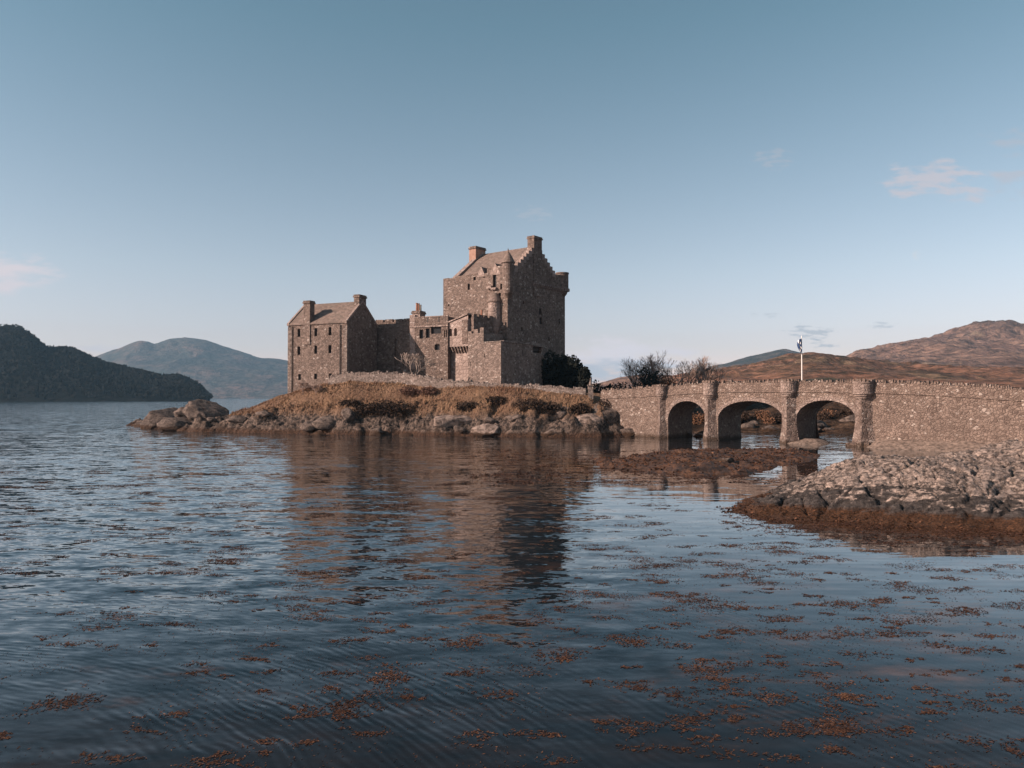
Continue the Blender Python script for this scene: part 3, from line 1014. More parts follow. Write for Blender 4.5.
class Wall(MB):
    """walls with real openings; local coordinates"""

    def panel(self, p0, du, w, z0, z1, openings=(), depth=0.35, inward=None):
        """p0: (x,y) start, du: unit direction, inward: unit vector into the building"""
        ux, uy = du
        ix, iy = inward if inward else (-uy, ux)
        us = sorted({0.0, w} | {round(o[0], 4) for o in openings} | {round(o[1], 4) for o in openings})
        zs = sorted({z0, z1} | {round(o[2], 4) for o in openings} | {round(o[3], 4) for o in openings})

        def P(u, z, d=0.0):
            return (p0[0] + ux * u + ix * d, p0[1] + uy * u + iy * d, z)

        for a, b_ in zip(us[:-1], us[1:]):
            for c, d in zip(zs[:-1], zs[1:]):
                mu, mz = (a + b_) / 2, (c + d) / 2
                if any(o[0] < mu < o[1] and o[2] < mz < o[3] for o in openings):
                    continue
                self.face([P(a, c), P(b_, c), P(b_, d), P(a, d)])
        for (a, b_, c, d) in openings:
            self.face([P(a, c), P(a, d), P(a, d, depth), P(a, c, depth)])
            self.face([P(b_, d), P(b_, c), P(b_, c, depth), P(b_, d, depth)])
            self.face([P(b_, c), P(a, c), P(a, c, depth), P(b_, c, depth)])
            self.face([P(a, d), P(b_, d), P(b_, d, depth), P(a, d, depth)])


def add_window(parent, p0, du, u0, u1, z0, z1, depth=0.3, name='window', bars=True, glass=None):
    """frame in the reveal with one pane as its sub-part"""
    ux, uy = du
    ix, iy = -uy, ux
    f = MB()

    def P(u, z, d):
        return (p0[0] + ux * u + ix * d, p0[1] + uy * u + iy * d, z)

    def bar(a, b_, c, d):
        f.hexa([P(a, c, depth - .05), P(b_, c, depth - .05), P(b_, c, depth + .03), P(a, c, depth + .03),
                P(a, d, depth - .05), P(b_, d, depth - .05), P(b_, d, depth + .03), P(a, d, depth + .03)])
    t = 0.05
    bar(u0 + .003, u0 + t, z0 + .003, z1 - .003)
    bar(u1 - t, u1 - .003, z0 + .003, z1 - .003)
    bar(u0 + t + .002, u1 - t - .002, z0 + .003, z0 + t)
    bar(u0 + t + .002, u1 - t - .002, z1 - t, z1 - .003)
    if bars:
        zm = (z0 + z1) / 2
        bar(u0 + t + .002, u1 - t - .002, zm - .02, zm + .02)
    fo = f.build(name, FRAME, parent)
    pn = MB()
    pn.face([P(u0 + .02, z0 + .02, depth), P(u1 - .02, z0 + .02, depth), P(u1 - .02, z1 - .02, depth), P(u0 + .02, z1 - .02, depth)])
    pn.build('pane', glass or GLASS, fo)
    return fo


def chimney(parent, x0, x1, y0, y1, z0, z1, mat=None, pots=0, potmat=None, cap=0.12, name='chimney'):
    s = MB()
    s.box(x0, x1, y0, y1, z0, z1 - 0.45)
    c = s.build(name, mat or STONE, parent)
    k = MB()
    k.box(x0 - cap, x1 + cap, y0 - cap, y1 + cap, z1 - 0.45, z1 - 0.22)
    k.box(x0 - cap * .4, x1 + cap * .4, y0 - cap * .4, y1 + cap * .4, z1 - 0.22, z1)
    k.build('chimney_cap', STONE, c)
    for i in range(pots):
        p = MB()
        t = (i + 0.5) / pots
        cx, cy = (x0 + (x1 - x0) * t, (y0 + y1) / 2) if (x1 - x0) > (y1 - y0) else ((x0 + x1) / 2, y0 + (y1 - y0) * t)
        hgt = 1.25 if i < 2 else 1.1
        p.lathe(cx, cy, [(.17, z1 - .02), (.15, z1 + hgt - .12), (.19, z1 + hgt - .1), (.17, z1 + hgt)], 10)
        p.build('chimney_pot', (potmat or [POT])[i % len(potmat or [POT])], c)
    return c


def crenels(mb, p0, du, w, z0, z1, merlon, gap, thick, start=0.0):
    ux, uy = du
    ix, iy = -uy, ux
    u = start
    while u < w - 0.05:
        a, b_ = u, min(u + merlon, w)
        q = [(p0[0] + ux * s + ix * d, p0[1] + uy * s + iy * d) for s, d in ((a, 0), (b_, 0), (b_, thick), (a, thick))]
        mb.hexa([(x, y, z0) for x, y in q] + [(x, y, z1 + random.uniform(-.05, .05)) for x, y in q])
        u += merlon + gap


# ------------------------------------------------------------------ gabled house (left)
HD = 112.0
hrot = math.atan2(-0.40, 0.916)
HOUSE = empty('gabled_house', (-25.0, HD, 0), hrot, 'tall gabled stone house with slate roof and two chimneys at the left end', 'building')
HL, HW, HEV, HRI = 11.25, 8.06, Z(322, HD), Z(302.3, 115.7)
w = Wall()


def hx(px):  # column on the house front -> distance along the wall from its left end
    r = (px - 512) / FPX
    return HL - (25.0 + r * HD) / (-0.916 - (-r) * 0.40) * -1 if False else HL - (-25.0 - r * HD) / (0.916 + r * 0.40)


ops = []
for px, ytop, ybot in ((298.6, 329, 336.8), (315.5, 328, 336), (329.7, 327, 335.3), (298.6, 346.5, 354.8), (315.5, 345.5, 353.8), (329.7, 345, 353.2), (299.5, 374, 380), (315.5, 373.5, 379), (330.2, 373.3, 378.3)):
    u = hx(px)
    Dw = HD + (HL - u) * 0.40
    ops.append((u - .27, u + .27, Z(ybot, Dw), Z(ytop, Dw)))
w.panel((-HL, 0), (1, 0), HL, 3.0, HEV, ops)
w.panel((0, 0), (0, 1), HW, 3.0, HEV, ())
w.panel((0, HW), (-1, 0), HL, 3.0, HEV, ())
w.panel((-HL, HW), (0, -1), HW, 3.0, HEV, ())
for xx in (0, -HL):
    w.face([(xx, 0, HEV), (xx, HW, HEV), (xx, HW / 2, HRI)])
w.build('wall', STONE, HOUSE)
for i, (a, b_, c, d) in enumerate(ops):
    add_window(HOUSE, (-HL, 0), (1, 0), a, b_, c, d)
rf = MB()
ov, th = 0.18, 0.16
sl = (HRI - HEV) / (HW / 2)
for s in (0, 1):
    ya, yb = (-ov, HW / 2) if s == 0 else (HW + ov, HW / 2)
    za, zb = HEV - ov * sl + .05, HRI + .05
    p = [(-HL + .25, ya, za), (-.25, ya, za), (-.25, yb, zb), (-HL + .25, yb, zb)]
    rf.hexa(p + [(x, y, z + th) for x, y, z in p])
rf.build('roof', SLATE, HOUSE)
for xx in (-HL - .05, -.32):
    gc = MB()
    for s in (0, 1):
        ya, yb = (-ov - .03, HW / 2) if s == 0 else (HW + ov + .03, HW / 2)
        za, zb = HEV - ov * sl - .02, HRI
        p = [(xx, ya, za), (xx + .37, ya, za), (xx + .37, yb, zb), (xx, yb, zb)]
        gc.hexa(p + [(x, y, z + .38) for x, y, z in p])
    gc.build('gable_coping', STONE_SMOOTH, HOUSE)
for xx, sgn in ((-HL, 1), (0, -1)):
    cs = MB()
    z = 5.0
    k = 0
    while z < HEV - .5:
        ww = .75 if k % 2 else .45
        a, b_ = (xx - .02, xx + ww) if sgn > 0 else (xx - ww, xx + .02)
        cs.box(a, b_, -.025, .5, z + .01, z + .42)
        z += .44
        k += 1
    cs.build('corner_stones', STONE_PALE, HOUSE)
t0 = hx(307.0) - HL
chimney(HOUSE, t0 - .62, t0 + .62, -.16, .95, HEV - 3.2, Z(300.5, 115.0), STONE)
chimney(HOUSE, -.98, -.02, HW / 2 - .95, HW / 2 + .95, HRI - .9, Z(294.8, 115.7), STONE)
for px in (292.2, 340.2):
    u = hx(px) - HL
    p = MB()
    p.tube((u, -.12, 4.6), (u, -.12, HEV - .3), .07, .07, 8)
    p.build('downpipe', PIPE, HOUSE)

# ------------------------------------------------------------------ keep
KD = 115.0
KX = -0.7
krot = math.atan2(-0.616, 0.788)
KEEP = empty('castle_keep', (KX, KD, 0), krot, 'massive square stone keep with steep slate roof, tallest building of the castle', 'castle tower')
KL, KW = 13.7, 16.0
KZ = Z(278.8, 123.4)      # wall head
KR = Z(247.7, 122.3)      # ridge


def kx(px):   # column on the keep's left face -> local x (negative)
    r = (px - 512) / FPX
    return (r * KD - KX) / (0.788 + 0.616 * r)


def kd(lx):
    return KD - 0.616 * lx


def ky(px):   # column on the keep's right face -> local y
    r = (px - 512) / FPX
    return (r * KD - KX) / (0.616 - 0.788 * r)


def kdy(ly):
    return KD + 0.788 * ly


w = Wall()
fo = []
for px, ya, yb, hw in ((468.6, 283.5, 289.5, .25), (474.5, 276.5, 280, .25), (483.8, 274.5, 277.5, .25), (494.6, 272.8, 287.2, .36), (501.3, 283.5, 289, .22), (448.5, 304, 306, .15), (499.6, 292.5, 296, .25)):
    lx = kx(px)
    D = kd(lx)
    fo.append((KL + lx - hw, KL + lx + hw, Z(yb, D), Z(ya, D)))
w.panel((-KL, 0), (1, 0), KL, 3.5, KZ, fo, .4)
ro = []
for px, ya, yb, hw in ((540.5, 308, 314.5, .35), (541, 317.5, 324, .35), (559.5, 319, 324, .25), (523.5, 301, 304, .2), (549, 337, 341, .22), (522, 327, 331, .2)):
    ly = ky(px)
    D = kdy(ly)
    ro.append((ly - hw, ly + hw, Z(yb, D), Z(ya, D)))
w.panel((0, 0), (0, 1), KW, 3.5, KZ, ro, .4)
w.panel((0, KW), (-1, 0), KL, 3.5, KZ, ())
w.panel((-KL, KW), (0, -1), KW, 3.5, KZ, ())
# right gable rises flush with the wall, left gable set in
gy0, gy1 = 1.1, KW - 1.6
gm = (gy0 + gy1) / 2
w.hexa([(-.8, gy0, KZ - .3), (-.003, gy0, KZ - .3), (-.003, gy1, KZ - .3), (-.8, gy1, KZ - .3), (-.8, gm - .2, KR), (-.003, gm - .2, KR), (-.003, gm + .2, KR), (-.8, gm + .2, KR)])
w.hexa([(-KL + 1.3, gy0, KZ - .3), (-KL + 2.1, gy0, KZ - .3), (-KL + 2.1, gy1, KZ - .3), (-KL + 1.3, gy1, KZ - .3), (-KL + 1.3, gm - .2, KR), (-KL + 2.1, gm - .2, KR), (-KL + 2.1, gm + .2, KR), (-KL + 1.3, gm + .2, KR)])
w.face([(-KL, 0, KZ - .35), (0, 0, KZ - .35), (0, KW, KZ - .35), (-KL, KW, KZ - .35)])
w.build('wall', STONE, KEEP)
for o_ in fo:
    add_window(KEEP, (-KL, 0), (1, 0), *o_, depth=.34, bars=(o_[3] - o_[2]) > 1.2)
for o_ in ro:
    add_window(KEEP, (0, 0), (0, 1), *o_, depth=.34, bars=(o_[3] - o_[2]) > 1.2)
rf = MB()
for s in (0, 1):
    ya, yb = (gy0 + .15, gm) if s == 0 else (gy1 - .15, gm)
    za, zb = KZ - .2, KR - .05
    p = [(-KL + 2.0, ya, za), (-.75, ya, za), (-.75, yb, zb), (-KL + 2.0, yb, zb)]
    rf.hexa(p + [(x, y, z + .2) for x, y, z in p])
rf.build('roof', SLATE, KEEP)
st = MB()    # crow steps up both gables
for (xa, xb) in ((-.86, .05),):
    n = 9
    for s in (0, 1):
        for k in range(n):
            t = (k + .5) / n
            yc = (gy0 + (gm - gy0) * t) if s == 0 else (gy1 + (gm - gy1) * t)
            zc = KZ - .3 + (KR - KZ + .3) * t
            hw = (gm - gy0) / n * .52
            st.box(xa, xb, yc - hw, yc + hw, zc - .5, zc + .52)
st.build('crow_steps', STONE_SMOOTH, KEEP)
st = MB()    # smooth skews on the left gable
for s in (0, 1):
    ya = gy0 - .1 if s == 0 else gy1 + .1
    p = [(-KL + 1.2, ya, KZ - .1), (-KL + 2.15, ya, KZ - .1), (-KL + 2.15, gm, KR + .05), (-KL + 1.2, gm, KR + .05)]
    st.hexa(p + [(x, y, z + .42) for x, y, z in p])
st.build('gable_coping', STONE_SMOOTH, KEEP)
pp = MB()    # parapet of the wall walk
pp.box(-KL, -KL + 1.15, 0, .45, KZ, KZ + .08)
pp.box(-KL, -KL + .45, .46, KW, KZ, KZ + .06)
pp.box(-KL + .46, 0, KW - .45, KW, KZ, KZ + 1.0)
pp.box(-.45, .12, gy1 - 1.2, KW - .5, KZ - 1.0, KZ + .95)
pp.build('parapet', STONE, KEEP)
cb = MB()    # corbel course under the right hand parapet
yy = 6.5
while yy < KW - .3:
    cb.box(0.0, .42, yy, yy + .24, KZ - 1.35, KZ - 1.06)
    cb.box(0.0, .24, yy, yy + .24, KZ - 1.62, KZ - 1.352)
    yy += .55
cb.build('corbel_course', STONE_SMOOTH, KEEP)
chimney(KEEP, -KL + .6, -KL + 2.1, gm - 1.9, gm + .7, KR - 2.2, Z(248.5, 129.5), BRICKCH)
chimney(KEEP, -1.2, .14, gm - .95, gm + 1.25, KR - 2.0, Z(237.4, 122.3), STONE)
fl = MB()
fl.box(0.0, .16, gm - .95, gm + 1.25, KZ - 3.2, KR - 2.003)
fl.build('chimney_breast', STONE, KEEP)
# conical corner turret
tt = MB()
tz0, tz1, tz2 = Z(296, KD), Z(262, KD), Z(250.3, KD)
tt.lathe(-.15, .35, [(.15, tz0 - .6), (.6, tz0), (.95, tz0 + .5), (.95, tz1)], 20)
tr = tt.build('corner_turret', STONE, KEEP)
tt = MB()
tt.lathe(-.15, .35, [(1.12, tz1 - .05), (1.08, tz1 + .1), (.62, (tz1 + tz2) / 2 + .1), (.08, tz2)], 20)
tt.tube((-.15, .35, tz2 - .05), (-.15, .35, tz2 + .5), .07, .03, 6)
tt.lathe(-.15, .35, [(.02, tz2 + .1), (.14, tz2 + .22), (.02, tz2 + .34)], 8)
tt.build('turret_roof', SLATE, tr)
# lower stair turret on the left face
lx = kx(495.5)
D = kd(lx)
s0, s1, s2 = Z(325, D), Z(302, D), Z(292.5, D)
tt = MB()
tt.lathe(lx, -.15, [(.25, s0 - 2.0), (.7, s0 - 1.0), (1.05, s0), (1.05, s1)], 20)
tr = tt.build('stair_turret', STONE_SMOOTH, KEEP)
tt = MB()
tt.lathe(lx, -.15, [(1.22, s1 - .04), (1.2, s1 + .12), (.7, s2 - .3), (.2, s2)], 20)
tt.build('turret_roof', SLATE, tr)
# far round bartizan on the right corner
bz0, bz1 = Z(289, kdy(KW)), Z(272.7, kdy(KW))
tt = MB()
tt.lathe(-.35, KW - .35, [(.25, bz0 - 1.6), (.8, bz0 - .9), (1.1, bz0 - .05), (1.1, bz1 - .25), (1.18, bz1 - .2), (1.18, bz1)], 22)
tr = tt.build('bartizan', STONE, KEEP)
tt = MB()
for k in range(14):
    a = 2 * math.pi * k / 14
    tt.box(-.35 + 1.14 * math.cos(a) - .13, -.35 + 1.14 * math.cos(a) + .13, KW - .35 + 1.14 * math.sin(a) - .13, KW - .35 + 1.14 * math.sin(a) + .13, bz0 - .42, bz0 + .06)
tt.build('corbel', STONE_SMOOTH, tr)
# wall-head dormers with triangular heads
for px, ytop, ybase, hw in ((481.0, 266.5, 277.0, .95), (494.8, 262.8, 273.0, 1.05)):
    lx = kx(px)
    D = kd(lx)
    za, zb = Z(ybase, D), Z(ytop, D)
    d = MB()
    d.box(lx - hw, lx + hw, -.02, .4, KZ - .4, za)
    d.hexa([(lx - hw, -.02, za), (lx + hw, -.02, za), (lx + hw, .4, za), (lx - hw, .4, za), (lx - .06, -.02, zb), (lx + .06, -.02, zb), (lx + .06, .4, zb), (lx - .06, .4, zb)])
    dm = d.build('dormer', STONE_SMOOTH, KEEP)
    d = MB()
    for s in (-1, 1):
        p = [(lx + s * (hw - .05), .403, za - .1), (lx, .403, zb - .15), (lx, 4.2, zb - .15), (lx + s * (hw - .05), 2.2, za - .1)]
        d.hexa(p + [(x, y, z + .14) for x, y, z in p])
    d.build('dormer_roof', SLATE, dm)
wh = MB()   # raised wall head between the dormers and turret
wh.box(kx(487), kx(503), 0.003, .45, KZ + .003, KZ + .9)
wh.box(kx(455), kx(477), 0.003, .45, KZ + .003, KZ + .18)
wh.build('wall_head', STONE, KEEP)
spt = MB()
for px, ya, yb in ((494.8, 287.6, 289.6), (490.3, 286, 288.5)):
    lx = kx(px)
    spt.box(lx - .5, lx + .5, -.45, 0, Z(yb, kd(lx)), Z(ya, kd(lx)))
spt.build('stone_spout', STONE_SMOOTH, KEEP)

# ------------------------------------------------------------------ west range between house and keep
RD = 116.9
RANGE = empty('hall_range', (-16.1, RD, 0), math.atan2(-0.40, 0.916), 'lower stone hall range with three chimney pots, between gabled house and keep', 'building')
RW = 6.75
RZ = Z(317.2, 115.7)


def rx_(px):
    r = (px - 512) / FPX
    return (r * RD + 16.1) / (0.916 + 0.40 * r)


w = Wall()
ops = []
for px0, px1, ya, yb in ((419.3, 423.2, 329.5, 338.5), (425.6, 429.5, 328.5, 338), (430.8, 441.0, 327.2, 334.2), (434.5, 439.5, 344.5, 350.5), (444.0, 445.2, 331, 338), (445.9, 447.0, 331, 338)):
    ops.append((rx_(px0), rx_(px1), Z(yb, 116), Z(ya, 116)))
w.panel((0, 0), (1, 0), RW, 4.0, RZ, ops, .4)
w.panel((RW, 0), (0, 1), 6.0, 4.0, RZ, ())
w.panel((RW, 6.0), (-1, 0), RW, 4.0, RZ, ())
w.panel((0, 6.0), (0, -1), 6.0, 4.0, RZ, ())
w.face([(0, 0, RZ - .9), (RW, 0, RZ - .9), (RW, 6, RZ - .9), (0, 6, RZ - .9)])
w.build('wall', STONE, RANGE)
for o_ in ops:
    add_window(RANGE, (0, 0), (1, 0), *o_, depth=.34, bars=False)
pc = MB()
pc.box(-.06, RW + .06, -.14, -.003, Z(327.2, 116), Z(325.8, 116))
pc.box(.8, RW + .04, -.08, .3, RZ + .003, RZ + .16)
pc.build('string_course', STONE_SMOOTH, RANGE)
for px in (427.4, 438.6):
    p = MB()
    u = rx_(px)
    p.box(u - .09, u + .09, -.05, -.003, Z(322.5, 116), RZ)
    p.build('gun_slit', PIPE, RANGE)
chimney(RANGE, rx_(410) + .1, rx_(418.3), .4, 2.1, RZ - 1.2, Z(310.2, 116.5), STONE_SMOOTH, 3, [POT, POT, POTGREY])
eq = MB()
eq.box(-.08, .85, -.04, .5, 9.5, RZ + .5)
eq.build('corner_stones', STONE_SMOOTH, RANGE)

# ------------------------------------------------------------------ shaded curtain wall behind the house
CURT = empty('curtain_wall', (-22.2, 120.2, 0), math.atan2(-0.40, 0.916), 'shaded battlemented curtain wall joining the gabled house to the hall range', 'wall')
w = MB()
cz = Z(322, 119)
w.box(0, 7.0, 0, 1.4, 3.5, cz)
w.box(3.4, 3.9, -.5, 0, 3.5, cz - 2.6)
w.build('wall', STONE, CURT)
cm = MB()
crenels(cm, (0, 0.003), (1, 0), 7.0, cz + .003, Z(319.2, 119), 1.45, .32, .6)
cm.build('battlements', STONE, CURT)

# ------------------------------------------------------------------ gatehouse
GD = 112.0
GATE = empty('gatehouse', (-6.66, GD, 0), krot, 'small stone gatehouse with twin arched windows over a corbelled arcade', 'building')
GL = 4.3


def gxx(px):
    r = (px - 512) / FPX
    return (r * GD + 6.66) / (0.788 + 0.616 * r)


def gd(lx):
    return GD - .616 * lx


w = Wall()
gz1 = Z(323.2, 114)
jz = Z(346.5, 113.5)
ops = []
for (p0_, p1_) in ((448.9, 451.9), (454.0, 456.8)):
    a, b_ = gxx(p0_), gxx(p1_)
    zb, zt = Z(336, 114), Z(328.2, 114)
    n = 6
    for k in range(n):
        ua, ub = a + (b_ - a) * k / n, a + (b_ - a) * (k + 1) / n
        c = (ua + ub) / 2 - (a + b_) / 2
        rr = (b_ - a) / 2
        ops.append((ua + GL, ub + GL, zb, zt - rr + math.sqrt(max(0, rr * rr - c * c))))
w.panel((-GL, 0), (1, 0), GL, jz, gz1, ops, .45)
w.panel((0, 0), (0, 1), 6.0, jz, gz1 + .55, ())
w.panel((-GL, 6.0), (0, -1), 6.0, jz, gz1, ())
w.face([(-GL, 0, gz1), (0, 0, gz1), (0, 0, gz1 + 1.0)])
w.face([(-GL, 0, jz), (0, 0, jz), (0, .9, jz), (-GL, .9, jz)])
w.face([(-GL + .02, .46, jz + .1), (-.02, .46, jz + .1), (-.02, .46, gz1 - .1), (-GL + .02, .46, gz1 - .1)])
w.box(-GL, 0, .75, 6.0, 4.0, jz)
w.build('wall', STONE_SMOOTH, GATE)
bt = MB()
bt.box(-1.15, -.003, -.12, -.003, Z(343.5, 112.5), gz1 + .35)
bt.build('buttress', STONE_PIER, GATE)
g_ = MB()
g_.face([(gxx(448.7) - .05, .4, Z(336, 114)), (gxx(457.1), .4, Z(336, 114)), (gxx(457.1), .4, Z(328, 114)), (gxx(448.7) - .05, .4, Z(328, 114))])
g_.build('window', GLASS, GATE)
rf = MB()
p = [(-GL - .2, -.2, gz1 - .02), (.05, -.2, gz1 + 1.15), (.05, 5.6, gz1 + 1.15), (-GL - .2, 5.6, gz1 - .02)]
rf.hexa(p + [(x, y, z + .2) for x, y, z in p])
rf.build('roof', STONE_SMOOTH, GATE)
cb = MB()
n = 7
for k in range(n):
    xa = -GL + .1 + k * (GL - .2) / n
    cb.hexa([(xa, .5, jz - .95), (xa + .24, .5, jz - .95), (xa + .24, .75, jz - .95), (xa, .75, jz - .95), (xa, .02, jz - .003), (xa + .24, .02, jz - .003), (xa + .24, .75, jz - .003), (xa, .75, jz - .003)])
cb.build('corbel_course', STONE_PIER, GATE)
chimney(GATE, -.1, .75, 2.4, 3.2, gz1 - .3, Z(318, 114), PIPE if False else STONE, 1, [POT])
# shaded side wall with battlements running back to the keep
w = Wall()
sz = Z(319.5, 115)
lz = Z(333, 114)
ops = [(2.55, 2.85, lz + .35, lz + 1.1), (4.6, 4.9, lz + .35, lz + 1.1)]
w.panel((.78, 0.4), (0, 1), 5.6, 4.0, sz, ops, .5)
w.panel((.02, .4), (1, 0), .76, 4.0, sz, ())
w.build('side_wall', STONE, GATE)
cm = MB()
crenels(cm, (.78, .4), (0, 1), 5.6, sz, sz + .55, .75, .5, .5)
cm.build('battlements', STONE, GATE)

# ------------------------------------------------------------------ bastion in front of the keep
BD = 107.0
BAST = empty('bastion', (-1.6, BD, 0), krot, 'plain blocky stone bastion with stepped top in front of the keep', 'building')
BL, BWD = 6.35, 10.4
BZ = Z(342, 107.5)
w = Wall()
w.panel((-BL, 0), (1, 0), BL, 3.5, BZ, ((.5, .62, BZ - 3.4, BZ - 2.7), (3.2, 3.32, BZ - 2.2, BZ - 1.6)), .4)
ly = 5.2
w.panel((0, 0), (0, 1), BWD, 3.5, BZ, ((ly - .1, ly + .1, Z(355.5, 111), Z(349.5, 111)), (BWD - 2.6, BWD - .35, Z(353, 114), BZ - .25)), .6)
w.panel((0, BWD), (-1, 0), 4.0, 3.5, BZ, ())
w.panel((-BL, 7.0), (0, -1), 7.0, 3.5, BZ, ())
w.face([(-BL, 0, BZ - .9), (0, 0, BZ - .9), (0, BWD, BZ - .9), (-BL, BWD, BZ - .9)])
w.build('wall', STONE_BASTION, BAST)
up = MB()
uz = Z(331.5, 110)
up.box(-BL, -BL + 3.05, 0.0, .62, BZ + .003, uz - .25)
up.box(-BL, -BL + .7, .0, .62, uz - .247, uz + .1)
up.box(-BL + 1.1, -BL + 1.95, .0, .62, uz - .247, uz + .35)
up.box(-BL + 2.35, -BL + 3.05, .0, .62, uz - .247, uz + .55)
up.box(-BL + 2.4, -BL + 3.05, .625, 4.5, BZ + .003, uz - .2)
up.build('upper_wall', STONE_BASTION, BAST)
cp = MB()
cp.box(-BL + 3.1, .06, -.06, .5, BZ + .003, BZ + .15)
cp.box(-.5, .14, .503, BWD + .1, BZ + .003, BZ + .26)
cp.build('coping', STONE_PALE, BAST)
dk = MB()
dk.box(.0, .35, BWD - 2.7, BWD - .2, BZ - .22, BZ - .003)
dk.build('ledge', STONE_PALE, BAST)
rc = MB()
rc.face([(-.5, BWD - 2.7, Z(354, 114)), (-.5, BWD - .3, Z(354, 114)), (-.5, BWD - .3, BZ), (-.5, BWD - 2.7, BZ)])
rc.build('recess', PIPE, BAST)  # dark sheet, stands for the shade inside the recess

# ------------------------------------------------------------------ low drystone wall round the castle
wall_pts = [(329, 377.5, 388, 111.0), (338, 374.5, 386, 110.5), (347, 372.3, 385, 110.0), (372, 372, 385, 109.0), (398, 372.2, 385, 108.2), (412, 373.5, 386, 107.2), (424, 376, 387.5, 106.2), (440, 379.3, 389, 105.2), (470, 381.2, 391, 103.4), (500, 383.2, 393, 102.2), (530, 384.8, 395, 100.9), (560, 386.4, 397, 99.6), (586, 388, 399, 98.6)]
pts = [(X(p, D), D, Z(yt, D)) for p, yt, yb, D in wall_pts]
dw = empty('boundary_wall', (pts[6][0], pts[6][1], 0), 0, 'low rubble drystone wall along the grassy bank below the castle', 'wall')
ox, oy = pts[6][0], pts[6][1]
b1, b2 = MB(), MB()
for (x0, y0, z0), (x1, y1, z1) in zip(pts[:-1], pts[1:]):
    x0, x1, y0, y1 = x0 - ox, x1 - ox, y0 - oy, y1 - oy
    ln = math.hypot(x1 - x0, y1 - y0)
    ux, uy = (x1 - x0) / ln, (y1 - y0) / ln
    nx, ny = uy * .3, -ux * .3
    b1.hexa([(x0 + nx, y0 + ny, z0 - 3.6), (x1 + nx, y1 + ny, z1 - 3.6), (x1 - nx, y1 - ny, z1 - 3.6), (x0 - nx, y0 - ny, z0 - 3.6),
             (x0 + nx, y0 + ny, z0 - .3), (x1 + nx, y1 + ny, z1 - .3), (x1 - nx, y1 - ny, z1 - .3), (x0 - nx, y0 - ny, z0 - .3)])
    u = 0
    while u < ln:
        ww = random.uniform(.18, .42)
        hh = random.uniform(.16, .5)
        t0_, t1_ = u / ln, min(1, (u + ww) / ln)
        q = [(x0 + (x1 - x0) * t + s * nx * random.uniform(.8, 1.2), y0 + (y1 - y0) * t + s * ny * random.uniform(.8, 1.2), z0 + (z1 - z0) * t - .297) for t, s in ((t0_, 1), (t1_, 1), (t1_, -1), (t0_, -1))]
        b2.hexa(q + [(x + random.uniform(-.05, .05), y, z + hh * random.uniform(.75, 1.1)) for x, y, z in q])
        u += ww + .03
b1.build('wall', STONE_PALE, dw)
b2.build('coping_stones', STONE_PALE, dw)
# gate post where the wall meets the bridge
gp = empty('gate_post', (X(590.5, 98.4), 98.4, 0), 0, 'stone post with pointed finial at the castle end of the bridge', 'gate post')
p = MB()
gt = Z(386, 98.4)
p.box(-.32, .32, -.32, .32, 3.5, gt)
p.box(-.4, .4, -.4, .4, gt + .002, gt + .16)
p.build('shaft', STONE_PALE, gp)
p = MB()
p.lathe(0, 0, [(.26, gt + .163), (.2, gt + .35), (.09, gt + .7), (.02, gt + 1.15)], 8)
p.build('finial', STONE_PALE, gp)

# ------------------------------------------------------------------ bridge
BX, BY = 36.5, 75.5
BU = Vector((-0.738, 0.674, 0))
BRIDGE = empty('stone_bridge', (BX, BY, 0), math.atan2(0.674, -0.738), 'three arched rubble stone footbridge with rounded refuges crossing to the castle', 'bridge')
# local x runs towards the castle, local y points to the camera side (front face at y=0, back at y=-BT)
BT = 6.0


def s_of(px):
    r = (px - 512) / FPX
    return (BX - BY * r) / (0.738 + 0.674 * r)


def d_of(s):
    return BY + 0.674 * s


def top_z(s):
    return float(np.interp(s, [-45, -14.5, -6, 0, 7.2, 17.5, 24.5, 33.5], [4.2, 5.8, 6.45, 6.72, 6.85, 6.85, 6.45, 6.05]))


ARCH = []
for p0_, p1_, yc, ys in ((856.5, 795.5, 400.3, 421.5), (783.5, 718, 401, 420), (706.2, 668, 401, 421)):
    a, b_ = s_of(p0_), s_of(p1_)
    D = d_of((a + b_) / 2)
    ARCH.append((a, b_, Z(ys, D), Z(yc, D)))


def arch_z(s):
    for a, b_, zs, zc in ARCH:
        if a < s < b_:
            c, hw = (a + b_) / 2, (b_ - a) / 2
            k = (s - c) / hw
            return zs + (zc - zs) * math.sqrt(max(0, 1 - abs(k) ** 2.15))
    return None


BS0, BS1 = -45.0, 33.5
w = MB()
ss = set(np.linspace(BS0, BS1, 60))
NSEG = 28
for a, b_, zs, zc in ARCH:
    for k in range(NSEG + 1):
        ss.add((a + b_) / 2 - (b_ - a) / 2 * math.cos(math.pi * k / NSEG))
ss = sorted(ss)
SW = -1.5
for s0_, s1_ in zip(ss[:-1], ss[1:]):
    m_ = (s0_ + s1_) / 2
    az_ = arch_z(m_)
    t0_, t1_ = top_z(s0_) - 1.15, top_z(s1_) - 1.15
    if az_ is None:
        z0_, z1_ = SW, SW
    else:
        A = [q for q in ARCH if q[0] < m_ < q[1]][0]
        z0_ = arch_z(s0_) if A[0] < s0_ < A[1] else A[2]
        z1_ = arch_z(s1_) if A[0] < s1_ < A[1] else A[2]
    for y_, fl_ in ((0.0, False), (-BT, True)):
        q = [(s0_, y_, z0_), (s1_, y_, z1_), (s1_, y_, t1_), (s0_, y_, t0_)]
        w.face(q if not fl_ else q[::-1])
    if az_ is not None:
        w.face([(s0_, 0, z0_), (s0_, -BT, z0_), (s1_, -BT, z1_), (s1_, 0, z1_)])
